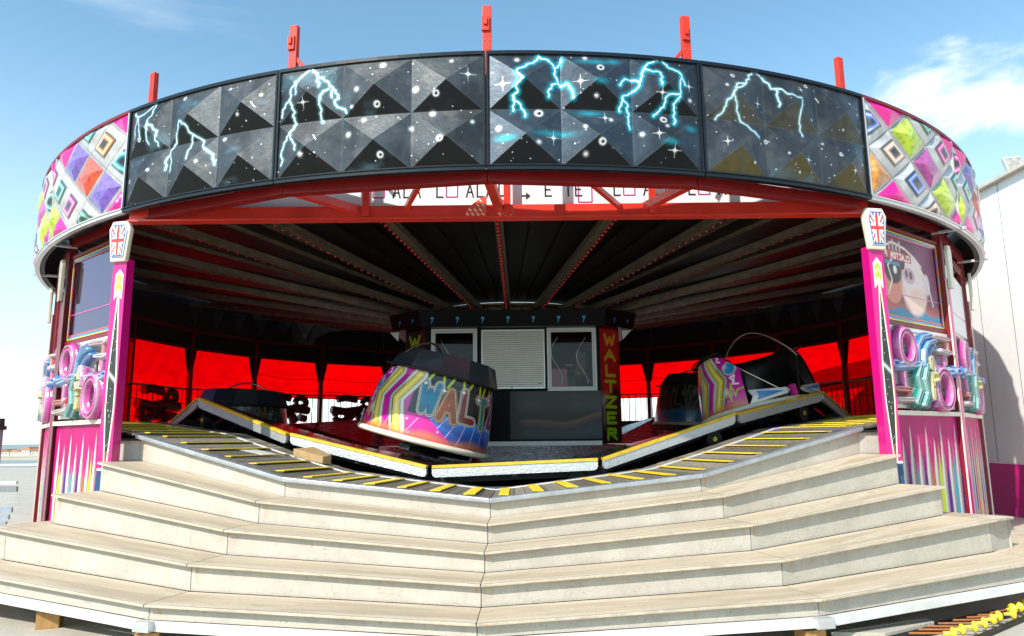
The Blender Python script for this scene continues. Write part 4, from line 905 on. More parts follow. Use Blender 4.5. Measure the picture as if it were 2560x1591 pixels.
def space_col(quad, bolts, marks, hot, seed, pxs):
    def jag(pl, r=np.random.default_rng(seed + 77)):
        out = [pl[0]]
        for (x0, y0), (x1, y1) in zip(pl[:-1], pl[1:]):
            for f_ in (.33, .66):
                k_ = (r.random() - .5) * .34; out.append((x0 + (x1 - x0) * f_ - (y1 - y0) * k_ * .6, y0 + (y1 - y0) * f_ + (x1 - x0) * k_ * 1.6 * .6))
            out.append((x1, y1))
        return out
    bl_ = [jag(quad_inv(quad, p)) for p in bolts]; mk = [(k, *quad_inv(quad, [(x, y)])[0], s) for k, x, y, s in marks]
    W_, Hh = 2.5, 1.4
    r2 = np.random.default_rng(seed); stars = r2.random((70, 2)); ssz = r2.random(70) ** 2 * .008 + .0045
    def col(U, V):
        x, y = U * W_, V * Hh; n = fbm(x * 2.2, y * 2.6, seed); n2 = fbm(x * 9, y * 9, seed + 9)
        c = np.tile(np.array([.042, .058, .078] if hot else [.058, .064, .070]), (len(U), 1)) * (.6 + .8 * n)[:, None]
        c = over(c, [.11, .105, .095], sstep(.55, .8, n2) * (.25 if hot else .6)); c = over(c, [.02, .02, .022], sstep(.5, .3, fbm(x * 3, y * 1.4, seed + 50)) * .6)
        # dim reflection put into the colour: lower facets black, olive on one board
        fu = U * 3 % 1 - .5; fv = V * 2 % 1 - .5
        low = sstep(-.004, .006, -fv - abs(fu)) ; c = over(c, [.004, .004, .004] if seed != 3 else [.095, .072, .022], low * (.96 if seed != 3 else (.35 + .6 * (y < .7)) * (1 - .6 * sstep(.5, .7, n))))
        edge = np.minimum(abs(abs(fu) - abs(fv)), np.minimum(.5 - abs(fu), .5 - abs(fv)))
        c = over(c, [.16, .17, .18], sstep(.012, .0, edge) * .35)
        neb = np.zeros(len(U))
        for (k, u, v, s) in mk:
            if k == 'n': neb = np.maximum(neb, np.exp(-(((U - u) * W_ / (.09 * s)) ** 2) - ((V - v) * Hh / .035) ** 2) * .75)
        c = over(c, [.015, .34, .42] if hot else [.10, .20, .25], neb)
        if not hot: c = over(c, [.10, .19, .23], sstep(.60, .78, fbm(x * 1.7, y * 2.4, seed + 31)) * .45)
        for (sx, sy), sz in zip(stars, ssz): c = over(c, [.85, .87, .88], sstep(sz, sz * .35, np.hypot(x - sx * W_, y - sy * Hh)))
        for pl in bl_:
            d = seg_dist(x, y, [(u * W_, v * Hh) for u, v in pl]) + .006 * (n2 - .5)
            c = over(c, [.0, .50, .62] if hot else [.22, .50, .56], np.exp(-(d / (.030 if hot else .022)) ** 2) * (.95 if hot else .7))
        for pl in bl_:
            d = seg_dist(x, y, [(u * W_, v * Hh) for u, v in pl]); c = over(c, [.92, .98, 1.0] if hot else [.80, .93, .95], sstep(.012, .005, d))
        for (k, u, v, s) in mk:
            dx, dy = (U - u) * W_, (V - v) * Hh; d = np.hypot(dx, dy)
            if k == 'g': c = over(c, [.9, .9, .88], np.exp(-(d / (.026 * s)) ** 2))
            if k == 's':
                c = over(c, [.95, .95, .93], np.clip(np.exp(-(d / (.016 * s)) ** 2) + np.exp(-(abs(dx) / (.06 * s))) * sstep(.005, .002, abs(dy)) * (abs(dx) < .08 * s) + np.exp(-(abs(dy) / (.06 * s))) * sstep(.005, .002, abs(dx)) * (abs(dy) < .08 * s), 0, 1))
            if k == 'p':
                c = over(c, [.9, .9, .88], np.exp(-((d - .026 * s) / (.013 * s)) ** 2) * .95); c = over(c, [.01, .01, .01], sstep(.021 * s, .017 * s, np.hypot(dx - .003, dy)))
                c = over(c, [.7, .7, .7], np.exp(-(np.hypot(dx + .006 * s, dy - .006 * s) / (.006 * s)) ** 2))
            if k == 'c': c = over(c, [.8, .8, .8], sstep(.008, .003, seg_dist(dx, dy, [(-.04 * s, .05 * s), (.03 * s, -.06 * s)])))
        return c
    return col
DIA = [H('e0189a'), H('19b8c8'), H('c8de20'), H('e04a1c'), H('2f5fc0'), H('1c9c86'), H('e89020'), H('c03a9a'), H('7a58b8'), H('e8b8a0')]
def jewel_relief(U, V):
    a = U * 2.5 + V * 2.0; b_ = U * 2.5 - V * 2.0; fa, fb = a % 1, b_ % 1
    h = 1 - 2 * np.maximum(abs(fa - .5), abs(fb - .5))
    e = sstep(0, .06, np.minimum(np.minimum(U, 1 - U) * 2, np.minimum(V, 1 - V)))
    return .07 * np.minimum(h * 1.6, .75 + .3 * h) * e
def jewel_col(seed):
    def col(U, V):
        a = U * 2.5 + V * 2.0; b_ = U * 2.5 - V * 2.0; ia, ib = np.floor(a).astype(int), np.floor(b_).astype(int)
        h = 1 - 2 * np.maximum(abs(a % 1 - .5), abs(b_ % 1 - .5)); vc = (ia - ib) / 4.0
        n = fbm(U * 14, V * 9, seed); n2 = fbm(U * 40, V * 30, seed + 3)
        idx = (ia * 3 + ib * 5 + seed * 7) % 10
        fill = np.array(DIA)[idx]; c = fill * (.8 + .4 * n)[:, None]
        neon = ((ia + ib * 2 + seed) % 2 == 0)
        ring = np.exp(-((h - .62) / .10) ** 2); dark = np.tile(H('30302c'), (len(U), 1))
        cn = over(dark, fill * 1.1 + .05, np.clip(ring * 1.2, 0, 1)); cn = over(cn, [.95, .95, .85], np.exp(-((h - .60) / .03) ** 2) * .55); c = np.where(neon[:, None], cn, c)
        # marbled fills on the others
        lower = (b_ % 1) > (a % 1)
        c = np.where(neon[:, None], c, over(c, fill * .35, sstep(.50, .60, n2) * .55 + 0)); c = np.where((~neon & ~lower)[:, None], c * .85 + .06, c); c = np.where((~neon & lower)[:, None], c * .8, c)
        edge_b = (vc < .20) | (vc > .80); c = np.where((edge_b & ~neon)[:, None], H('e4148c') * (.9 + .2 * n)[:, None], c)
        fr = np.where(neon, sstep(.42, .38, h), sstep(.12, .09, h)); silver = np.array([.50, .49, .48]) * (.55 + .8 * n)[:, None]
        c = c * (1 - fr[:, None]) + silver * fr[:, None]
        c = over(c, [.05, .045, .04], sstep(.05, .0, h) * .9 + np.exp(-((h - np.where(neon, .405, .108)) / .018) ** 2) * .7)
        c = np.where(((vc < .0) | (vc > 1.0))[:, None], H('ea1690') * (.85 + .3 * n)[:, None], c)
        return c
    return col
place_b = {-2: ('first dark board from the left, with two pale lightning bolts', Q0, B0, S0, False, 11), -1: ('second dark board from the left, with one tall pale lightning bolt', Q1, B1, S1, False, 12),
           0: ('right of the middle, with two bright turquoise bolts', Q2, B2, S2, True, 2), 1: ('last on the right, with olive facets and pale lightning', Q3, B3, S3, False, 3)}
NB = {-2: (252, 168), -1: (360, 240), 0: (360, 240), 1: (252, 168)}
for i in range(-12, 12):
    tm = P0 + 15 * i + 7.5
    if i in place_b:
        lab = 'night sky pyramid board: ' + place_b[i][0]; grp = 'dark rounding boards with painted stars'
    elif i in (2, 3, 4, 5): lab = f'pink and silver diamond board, {["first","second","third","fourth"][i-2]} beyond the dark boards on the right'; grp = 'pink diamond rounding boards'
    elif i in (-3, -4, -5, -6): lab = f'pink and silver diamond board, {["first","second","third","fourth"][-3-i]} beyond the dark boards on the left'; grp = 'pink diamond rounding boards'
    else: lab = 'dark back of a far rounding board seen inside under the roof'; grp = 'far rounding boards'
    t = thing('rounding_board', lab, 'sign board', pol(RB, tm, ZB0), grp)
    if i in place_b:
        _, Q_, B_l, S_l, hot, sd_ = place_b[i]; nu, nv = NB[i]
        
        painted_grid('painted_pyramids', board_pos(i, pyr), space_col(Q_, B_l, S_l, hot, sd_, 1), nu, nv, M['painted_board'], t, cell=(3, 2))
    elif abs(i + .5) < 6.6: painted_grid('painted_diamonds', board_pos(i, jewel_relief), jewel_col(i % 3 + 1), 150 if abs(i + .5) < 4 else 60, 90 if abs(i + .5) < 4 else 50, M['painted'], t)
    b = MB(); b.ringsect(RB - .10, RB - .03, P0 + 15 * i + .05, P0 + 15 * i + 14.95, ZB0 + .01, ZT0 - .01, 8); bk = b.build('back_panel', M['black'], t)
    tr = M['black_gloss'] if i in place_b else (M['silver'] if abs(i + .5) < 8 else M['black'])
    b = MB(); a0, a1 = P0 + 15 * i + .04, P0 + 15 * i + 14.96
    b.ringsect(RB - .03, RB + .035, a0, a1, ZB0 - .012, ZB0 + .03, 10); b.ringsect(RB - .03, RB + .05, a0, a1, ZB0 + .031, ZB0 + .045, 10); b.build('bottom_trim', tr, t)
    b = MB(); b.ringsect(RB - .05, RB + .035, a0, a1, ZT0 - .035, ZT0 + .006, 10); b.build('top_trim', tr if i in place_b else M['dark_red'], t)
    b = MB()
    for aa in (a0, a1 - .14):
        b = MB(); b.ringsect(RB - .03, RB + .035, aa, aa + .14, ZB0 + .0455, ZT0 - .0355, 1); b.build('side_trim', tr, t)
    if not (i in place_b) and abs(i + .5) > 6.6:   # faint painted triangles on the inner side of the far boards
        b = MB()
        for q in range(3):
            tt = P0 + 15 * i + 2.5 + q * 5; c = pol(RB - .104, tt, 5.2); e = pol(1, tt + 90)
            b.prism([c + e * -.3 + Vector((0, 0, .25)), c + e * .3 + Vector((0, 0, .25)), c + Vector((0, 0, -.3))], pol(-.004, tt))
        if abs(i + .5) < 9.1: b.build('triangle_marks', M['tri'], bk)

# uprights above the boards
pw = {-2: 'leftmost red upright standing above the boards, plain', -1: 'red upright above the boards second from the left, with brace and bracket', 0: 'tallest red upright above the boards at the middle seam', 1: 'red upright above the boards second from the right, braced on its left', 2: 'rightmost red upright above the boards, round topped'}
for i in range(-2, 3):
    ta = P0 + 15 * i; t = thing('roof_upright', pw[i], 'upright', pol(9.32, ta, 4.7), 'red uprights above the rounding boards'); h = 6.72 if abs(i) < 2 else 6.64
    c = pol(9.34, ta); mb = MB(); mb.box((c.x, c.y, (4.7 + h) / 2), (.105, .07, h - 4.7), R_(ta)); mb.build('upright', M['red_post'], t, bevel=.008)
    e = pol(1, ta + 90); n_ = pol(1, ta); s = -1 if i < 1 else 1
    if abs(i) < 2:
        mb = MB(); c2 = c + n_ * .045 - e * .015; mb.box((c2.x, c2.y, h - .24), (.09, .03, .18), R_(ta)); mb.box((c2.x + n_.x * .025, c2.y + n_.y * .025, h - .22), (.04, .03, .09), R_(ta)); mb.build('bracket', M['red_post'], t)
        if i:
            mb = MB(); mb.bar(c + e * (.04 * -s * -1 if False else (.04 if i < 0 else -.04)) + Vector((0, 0, 6.28)), c + e * (.32 if i < 0 else -.30) + Vector((0, 0, 5.95)), .035, .045); mb.build('brace', M['red_post'], t)
        mb = MB()
        for q in range(3):
            for w_ in (-.03, .03): mb.ball(c + e * w_ + n_ * .036 + Vector((0, 0, 6.1 + q * .17)), .008, 6, 4)
        mb.build('bolt', M['grey'], t)
    mb = MB(); mb.tube([c + e * -.05 * (1 if i >= 1 else 1) + Vector((0, 0, 6.08)), c + e * -.14 + Vector((0, 0, 6.08)), c + e * -.24 + Vector((0, 0, 6.0)), c + e * -.28 + Vector((0, 0, 5.9))], .006, 5); mb.build('cable', M['black'], t)

# ------------------------------------------------------------------ posts and side bays
RP = 9.28
def pa(i): return P0 + 15 * i + ({2: 1.9, -2: -1.9}.get(i, .6 if i > 0 else -.6))
def bayf(i):
    a = pol(RP, pa(i)); c = pol(RP, pa(i + 1) if -12 < i + 1 < 12 else P0 + 15 * (i + 1)); e = (c - a).normalized(); n_ = Vector((e.y, -e.x, 0)); L = (c - a).length
    return a, e, n_, L
def union_flag(X, Y):      # X,Y in -1..1
    c = np.tile([.03, .12, .42], (len(X), 1)); d1 = abs(X - Y) ; d2 = abs(X + Y)
    c = over(c, [.85, .84, .80], np.maximum(sstep(.42, .36, d1), sstep(.42, .36, d2))); c = over(c, [.62, .04, .03], np.maximum(sstep(.16, .12, d1), sstep(.16, .12, d2)))
    c = over(c, [.85, .84, .80], np.maximum(sstep(.42, .37, abs(X)), sstep(.34, .29, abs(Y)))); c = over(c, [.66, .04, .03], np.maximum(sstep(.24, .19, abs(X)), sstep(.18, .14, abs(Y))))
    return c
for s in (-1, 1):
    c = pol(9.50, P0 + 30.6 * s); ta = 13 * s - 1; e = pol(1, ta + 90); n_ = pol(1, ta); z0, z1 = 1.0, 3.98
    t = thing('column', 'magenta front column with a flag crest cap, on the ' + ('left' if s < 0 else 'right') + ' of the opening', 'column', (c.x, c.y, z0), 'crested front columns')
    mb = MB(); mb.box((c.x, c.y, (z0 + z1) / 2), (.205, .13, z1 - z0), R_(ta)); mb.build('shaft', M['magenta'], t)
    def pp(U, V, c=c, e=e, n_=n_): return np.stack([c.x + e.x * .205 * (U - .5) + n_.x * .068, c.y + e.y * .205 * (U - .5) + n_.y * .068, z0 + .004 + (z1 - z0 - .008) * V], 1)
    def pc(U, V, s=s):
        x = (U - .5) * .205; z = V * (z1 - z0); c = np.tile([.60, .006, .20], (len(U), 1)); gold = [.60, .42, .20]
        # long spear with a star field
        cen = .012; w = np.interp(z, [.16, 1.02, 1.45, 2.45], [.0, .052, .052, .0]); d = w - abs(x - cen)
        c = over(c, gold, sstep(-.024, -.018, d) * (z > .14) * (z < 2.5)); c = over(c, [.85, .78, .62], sstep(-.016, -.010, d) * (z > .14) * (z < 2.48)); c = over(c, [.02, .02, .018], sstep(-.004, .002, d) * (z > .2) * (z < 2.42))
        r3 = np.random.default_rng(5)
        for q in range(22): c = over(c, [.9, .9, .85], sstep(.006, .003, np.hypot(x - cen - (r3.random() - .5) * .07, z - .5 - r3.random() * 1.6)) * (d > .004))
        c = over(c, [.7, .75, .75], np.exp(-((z - 1.45 + x) / .03) ** 2) * (d > .0) * .7)
        # chevron
        zz = z - 2.72; a_ = abs(x - .005)
        c = over(c, [.75, .70, .60], sstep(.0, .006, .065 - a_) * ((zz + a_ * 1.2) > -.21 + 0) * ((zz + a_ * 1.2) < .12)); c = over(c, [.42, .50, .04], ((.045 - a_) > 0) * 1. * ((zz + a_ * 1.2) > -.13) * ((zz + a_ * 1.2) < .06))
        c = over(c, [.9, .92, .4], np.exp(-((zz + a_ * 1.2 + .03) / .015) ** 2) * (a_ < .045))
        c = over(c, [.80, .80, .82], sstep(.003, .0, abs(z - .285) - .012)); lo = z < .27; n = fbm(x * 60, z * 40, 3)
        c = np.where(lo[:, None], np.where((x * s > .02)[:, None], [.01, .06, .16], [.30, .01, .14]) * (.5 + n)[:, None], c)
        return over(c, [.55, .03, .03], np.exp(-((abs(x - cen) - .004) / .006) ** 2) * (z < .5) * (z > .05))
    painted_grid('painted_face', pp, pc, 50, 420, M['painted'], t)
    # crest cap
    C0 = Vector((c.x, c.y, 0)) + n_ * .05; cap = [(-.115, 3.93), (.115, 3.93), (.165, 4.36), (.115, 4.47), (-.115, 4.47), (-.165, 4.36)]
    mb = MB(); mb.prism([C0 + e * x + Vector((0, 0, z)) for x, z in cap], n_ * .07); cp = mb.build('crest_cap', M['cream'], t, bevel=.018)
    inn = [(x * .76, 4.2 + (z - 4.2) * .80) for x, z in cap]; mb = MB(); mb.prism([C0 + n_ * .07 + e * x + Vector((0, 0, z)) for x, z in inn], n_ * .018); mb.build('crest_border', M['alu_white'], cp, bevel=.004)
    def fp(U, V, C0=C0, e=e, n_=n_):
        z = 3.99 + .425 * V; hw = np.interp(z, [3.99, 4.33, 4.415], [.078, .112, .080]); x = (U - .5) * 2 * hw
        return np.stack([C0.x + e.x * x + n_.x * .091, C0.y + e.y * x + n_.y * .091, z], 1)
    def fc(U, V):
        c = union_flag((U - .5) * 2.2, (V - .5) * 2.6); ed = np.minimum(np.minimum(U, 1 - U), np.minimum(V, 1 - V) * 1.6); return over(c, [.02, .14, .38], sstep(.07, .05, ed))
    painted_grid('flag_emblem', fp, fc, 40, 60, M['painted'], cp)

def arc3(cx, cz, rx, rz, a0, a1, n=14): return [(cx + rx * math.cos(R_(a)), cz + rz * math.sin(R_(a))) for a in np.linspace(a0, a1, n)]
detail = {2: 'first bay right of the opening', 3: 'second bay right of the opening', 4: 'third bay right of the opening', -3: 'first bay left of the opening', -4: 'second bay left of the opening', -5: 'third bay left of the opening'}
for i in range(2, 22):
    ii = i if i < 12 else i - 24
    a = pol(RP, pa(ii) if abs(ii) < 12 else P0 + 15 * ii); c = pol(RP, pa(ii + 1) if abs(ii + 1) < 12 else P0 + 15 * (ii + 1)); e = (c - a).normalized(); n_ = Vector((e.y, -e.x, 0)); L = (c - a).length
    def W(x, z, o=0.): return a + e * x + n_ * o + Vector((0, 0, z))
    zf = 1.90 if ii in detail else zdeck(P0 + 15 * ii + 7.5)
    near = ii in detail; side = 'left' if ii < 0 else 'right'; where_ = detail.get(ii)
    # painted skirting below the deck
    if near or abs(ii + .5) < 7:
        def sp(U, V, a=a, e=e, n_=n_, L=L): return np.stack([a.x + e.x * (.08 + (L - .16) * U) + n_.x * .03, a.y + e.y * (.08 + (L - .16) * U) + n_.y * .03, -.08 + 1.94 * V], 1)
        def scol(U, V):
            n = fbm(U * 7, V * 3, 4); c = np.array([.46, .004, .14]) * (.7 + .5 * n)[:, None]
            for k in range(9):
                cx = .07 + k * .11; top = .98 if k % 2 == 0 else .88; w = np.interp(V, [0, .62, top], [.024, .034, 0]); d = w - abs(U - cx)
                c = over(c, np.array([.60, .57, .50]), sstep(0, .006, d)); c = over(c, [.16, .14, .12], sstep(0, .008, d) * ((U - cx) > .006) * .75)
                t2 = .84 if k % 2 else .74; w2 = np.interp(V, [0, .45, t2], [.05, .034, 0]); d2 = w2 - abs(U - cx - .055)
                c = over(c, [[.42, .60, .01], [.06, .02, .20], [.01, .34, .42], [.06, .02, .20], [.55, .12, .02]][k % 5], sstep(0, .006, d2) * (d < 0))
                c = over(c, [[.75, .10, .02], [.65, .50, .02]][k % 2], np.exp(-((abs(U - cx - .055) - .02 * (1 - V * 3)) / .006) ** 2) * (V < .30) * (d < 0))
            return c
        t = thing('skirting_panel', 'magenta skirting panel with painted silver spikes, ' + (where_ or 'far round the ' + side + ' side'), 'panel', W(L / 2, -.1), 'painted skirting panels')
        mb = MB(); mb.prism([W(.08, -.09), W(L - .08, -.09), W(L - .08, 1.87), W(.08, 1.87)], n_ * .02); mb.build('board', M['magenta'], t)
        painted_grid('painted_spikes', sp, scol, 160 if near else 40, 110 if near else 30, M['painted_matte'], t)
        mb = MB(); mb.bar(W(.05, 1.90, .05), W(L - .05, 1.90, .05), .07, .06); mb.build('ledge', M['cream'], t)
    # post at the start of the bay (the two front columns stand already)
    for jj, base in ((ii, a), (ii + 1, c)):
        if jj == 2 or jj == -2 or (base is c and not (jj == -3 + 0)) and jj != -2 and base is c: continue
        if jj in (2, -2): continue
        ta = math.degrees(math.atan2(base.x, -base.y)); rd = pol(1, ta); te = pol(1, ta + 90)
        far = abs(jj) > 6
        t = thing('bay_post', ('dark red post with flared top brackets at the back of the ride' if far else f'magenta edged post {["", "", "", "one bay", "two bays", "three bays", "four bays"][abs(jj)]} round from the {side} front column'), 'post', (base.x, base.y, -.1), 'posts round the ride')
        mb = MB(); mb.box((base.x, base.y, 2.3), (.11, .11, 4.8), R_(ta)); mb.build('post', M['dark_red'], t)
        if far:
            for w_ in (-1, 1):
                mb = MB(); bz = Vector((base.x, base.y, 0)); mb.prism([bz + te * w_ * .056 + Vector((0, 0, 4.5)), bz + te * w_ * .30 + Vector((0, 0, 4.5)), bz + te * w_ * .22 + Vector((0, 0, 4.1)), bz + te * w_ * .10 + Vector((0, 0, 3.55)), bz + te * w_ * .056 + Vector((0, 0, 3.5))], rd * .03); mb.build('flared_bracket', M['black'], t)
        else:
            b3 = base + rd * .075; mb = MB(); mb.box((b3.x, b3.y, 1.9), (.10, .035, 4.0), R_(ta)); mb.build('magenta_facing', M['magenta'], t)
            for w_ in (-.065, .065): mb = MB(); b4 = base + rd * .08 + te * w_; mb.box((b4.x, b4.y, 1.9), (.014, .02, 4.0), R_(ta)); mb.build('cream_edge', M['cream'], t)
            mb = MB(); mb.prism([base + rd * .10 + te * x + Vector((0, 0, z)) for x, z in ((-.07, 3.75), (.07, 3.75), (.10, 4.3), (.06, 4.4), (-.06, 4.4), (-.10, 4.3))], rd * .05); mb.build('crest_cap', M['cream'], t, bevel=.01)
    if near:
        lo, hi = 1.97, 3.04
        t = thing('side_railing', 'white balustrade carrying a moulded swirling ornament, ' + where_, 'railing', W(L / 2, lo), 'ornamented side railings')
        for z in (lo + .02, hi):
            mb = MB(); mb.bar(W(.07, z), W(L - .07, z), .05, .05); mb.build('rail', M['alu_white'], t)
        nbal = 13
        for q in range(nbal):
            x = .14 + (L - .28) * q / (nbal - 1); mb = MB(); mb.bar(W(x, lo + .04), W(x, hi - .03), .03, .03, (1, 0, 0)); o = mb.build('baluster', M['alu_white'], t)
        mx, mz = L / 2, (lo + hi) / 2; o_ = .10
        def P3(pts, o=o_): return [W(mx + (x), mz + z, o) for x, z in pts]
        SH = [(arc3(-.52, .26, .21, .22, 0, 360, 26), .085, (.55, .02, .28), .10), (arc3(.47, -.27, .24, .26, 0, 360, 26), .095, (.55, .02, .28), .11),
              ([(-.92, .0), (-.5, .03), (-.22, .05)], .085, (.20, .42, .70), .09), ([(.22, .0), (.55, -.02), (.92, .0)], .085, (.20, .42, .70), .09),
              ([(-.98, .02), (-.90, .02)], .10, (.01, .16, .52), .12), ([(.90, .0), (.97, .0)], .10, (.01, .16, .52), .12),
              ([(-.22, .04), (-.16, .30), (.0, .43), (.24, .47)], .055, (.02, .22, .58), .09), ([(-.12, .04), (-.05, .25), (.08, .35), (.28, .39)], .05, (.03, .30, .62), .12), ([(-.02, .04), (.06, .18), (.18, .27), (.32, .31)], .05, (.02, .18, .50), .10),
              ([(.30, .46), (.78, .45)], .055, (.50, .30, .28), .10), ([(.74, .45), (.74, .26)], .06, (.48, .03, .03), .09), ([(.50, .28), (.80, .26)], .055, (.55, .50, .50), .10), ([(.66, .2), (.66, .08)], .05, (.50, .02, .26), .07),
              ([(-.62, -.08), (-.62, -.28)], .06, (.50, .02, .26), .08), ([(-.92, -.30), (-.55, -.30)], .06, (.48, .03, .03), .10), ([(-.90, -.44), (-.50, -.43)], .055, (.55, .45, .42), .10), ([(-.55, -.30), (-.50, -.45)], .05, (.48, .03, .03), .08),
              ([(-.14, .06), (-.28, -.12), (-.22, -.30), (-.38, -.47)], .075, (.01, .28, .22), .10), ([(-.06, .04), (-.17, -.16), (-.12, -.34), (-.26, -.50)], .06, (.02, .36, .30), .13), ([(.0, .0), (-.06, -.2), (-.02, -.42), (-.12, -.52)], .045, (.01, .22, .20), .11),
              ([(.05, .12), (.06, -.08), (.07, -.22), (.05, -.40)], .085, (.56, .50, .04), .12), ([(.10, -.06), (.15, -.15), (.10, -.17)], .022, (.60, .54, .08), .17),
              ([(.14, .10), (.22, -.05), (.18, -.2), (.27, -.36), (.18, -.50)], .05, (.50, .02, .28), .10), ([(.10, .16), (.18, .02), (.15, -.1)], .035, (.55, .30, .45), .13)]
        sx = (L - .14) / 2.0 / 1.04
        def orn(U, V):
            X = (U - .5) * 2.12; Y = (V - .5) * 1.16; hgt = np.full(U.shape, -1.); cc = np.tile([.5, .5, .5], (len(U), 1)).astype(float)
            for pl, w_, cl, ht in SH:
                d = seg_dist(X, Y, pl) / w_; q = np.where(d < 1, ht * np.sqrt(np.clip(1 - d * d, 0, 1)) * (1 - .16 * np.cos(d * 9.4)), -1)
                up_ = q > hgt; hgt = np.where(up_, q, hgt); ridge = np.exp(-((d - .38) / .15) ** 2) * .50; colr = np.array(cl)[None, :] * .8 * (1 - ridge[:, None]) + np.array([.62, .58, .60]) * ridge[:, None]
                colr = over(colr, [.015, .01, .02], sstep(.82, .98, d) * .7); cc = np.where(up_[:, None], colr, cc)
            eye = np.hypot((X - .03) / .030, (Y + .03) / .013); cc = over(cc, [.02, .02, .02], sstep(1.2, .8, eye)); eye = np.hypot((X - .10) / .024, (Y + .03) / .013); cc = over(cc, [.02, .02, .02], sstep(1.2, .8, eye)); cc = over(cc, [.30, .04, .03], sstep(1.2, .8, np.hypot((X - .08) / .04, (Y + .25) / .014)))
            return hgt, cc
        def op(U, V, a=a, e=e, n_=n_, L=L):
            hgt, _ = orn(U, V); X = L / 2 + (U - .5) * 2.12 * sx; Z = mz + (V - .5) * 1.16; o2 = .04 + np.clip(hgt, -.02, 1) * 1.15
            return np.stack([a.x + e.x * X + n_.x * o2, a.y + e.y * X + n_.y * o2, Z], 1)
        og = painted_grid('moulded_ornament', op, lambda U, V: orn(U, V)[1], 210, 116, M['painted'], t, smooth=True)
        hv, _ = orn(*[q.ravel() for q in np.meshgrid(np.linspace(0, 1, 211), np.linspace(0, 1, 117))])
        bm = bmesh.new(); bm.from_mesh(og.data); bm.faces.ensure_lookup_table(); bmesh.ops.delete(bm, geom=[f_ for f_ in bm.faces if all(hv[v.index] < 0 for v in f_.verts)], context='FACES'); bm.to_mesh(og.data); bm.free()
        # window above
        t = thing('side_window', ('clear tinted window with a pink cartoonish airbrush mural, ' if ii == 2 else 'tinted window with coloured edge lines, ') + where_, 'window', W(L / 2, 3.1), 'windows in the side bays')
        z0, z1 = 3.10, 4.44
        mb = MB(); mb.bar(W(.06, z0), W(L - .06, z0), .05, .06); mb.build('frame', M['dark_red'], t); mb = MB(); mb.bar(W(.06, z1), W(L - .06, z1), .05, .05); mb.build('frame', M['dark_red'], t)
        if ii > 2:
            mb = MB(); mb.prism([W(.08, z0 + .05), W(L - .08, z0 + .05), W(L - .08, z1 - .3), W(.08, z1 - .2)], n_ * .008); mb.build('panel', M['white'], t)
        else:
            mb = MB(); mb.prism([W(.08, z0 + .03), W(L - .08, z0 + .03), W(L - .08, z1 - .03), W(.08, z1 - .03)], n_ * .006); mb.build('pane', M['pane'], t)
        for q, (mt, dd) in enumerate((('orn_yellow', .05), ('orn_blue', .075), ('orn_red', .10))):
            mb = MB(); q0, q1, w0, w1 = .07 + dd, L - .07 - dd, z0 + dd, z1 - dd
            for (x0, zz0, x1, zz1) in ((q0, w0, q1, w0), (q1, w0, q1, w1), (q1, w1, q0, w1), (q0, w1, q0, w0)): mb.bar(W(x0, zz0, .016), W(x1, zz1, .016), .02, .006, tuple(n_))
            mb.build('edge_line', M[mt], t)
        mb = MB(); mb.bar(W(.12, z0 + .42, .012), W(L - .12, z0 + .42, .012), .012, .004, tuple(n_)); mb.build('seam_line', M['orn_pink'], t)
        if ii == 2:
            def mp_(U, V, a=a, e=e, n_=n_, L=L): return np.stack([a.x + e.x * (.36 + (L * .74) * U) + n_.x * .012, a.y + e.y * (.36 + (L * .74) * U) + n_.y * .012, z0 + .10 + 1.14 * V], 1)
            def mc_(U, V):
                x, y = U * 1.8, V * 1.14; n = fbm(x * 3, y * 3, 8); c = np.tile([.16, .03, .09], (len(U), 1)) * (.4 + 1.1 * n)[:, None]
                def blob(cx, cy, rx, ry, col, al=1., s=.12):
                    nonlocal c; c = over(c, col, al * sstep(1 + s, 1 - s, np.hypot((x - cx) / rx, (y - cy) / ry) + .1 * (n - .5)))
                c = over(c, [.45, .10, .07], sstep(.3, .12, y) * .9); c = over(c, [.02, .20, .34], sstep(.14, .09, y + .03 * np.sin(x * 9)))
                blob(.30, .42, .30, .24, [.65, .22, .14]); blob(.35, .62, .26, .16, [.02, .015, .015]); blob(.42, .66, .06, .06, [.8, .7, .66])
                blob(1.0, .45, .42, .40, [.72, .50, .44]); blob(1.0, .58, .36, .34, [.78, .60, .58]); blob(.86, .62, .20, .12, [.55, .36, .40]); blob(.92, .63, .06, .06, [.15, .07, .09]); blob(.78, .64, .05, .06, [.15, .07, .09])
                blob(1.08, .30, .26, .16, [.76, .52, .42]); blob(.66, .80, .10, .12, [.05, .02, .03]); blob(1.45, .55, .10, .16, [.70, .60, .60], .8)
                for pl in ([(.15, .3), (.3, .5), (.2, .7), (.4, .84), (.8, .86), (1.2, .80), (1.45, .62), (1.55, .4), (1.6, .25)], [(.1, .95), (.4, 1.05), (.8, 1.0), (1.05, .92), (1.3, .8)]): c = over(c, [.80, .66, .62], sstep(.022, .012, seg_dist(x, y, pl)))
                bnd = (y > .80 + 0 * x) & (y < .93) & (x > .10) & (x < .98); c = np.where(bnd[:, None], [.50, .05, .04], c)
                for k, ch in enumerate('CLACTON P'):
                    if ch in LET: c = over(c, [.85, .80, .76], sstep(.014, .009, letter_dist(.93 - x, y, ch, k * .09, .83, .06, .07)))
                c = over(c, [.03, .30, .48], ((y > .72) & (y < .77) & (x > .12) & (x < .6)) * .8)
                for q in range(4): c = over(c, [.60, .50, .40], sstep(.025, .018, seg_dist(x, y, [(.3 + q * .11, .95), (.3 + q * .11, 1.03 + .04 * (q % 2))])))
                return c
            painted_grid('airbrush_mural', mp_, mc_, 150, 100, M['painted_flat'], t)
        # stay bar out to the boards
    elif abs(ii + .5) > 5:
        mid_t = abs(((P0 + 15 * ii + 7.5) + 180) % 360 - 180)
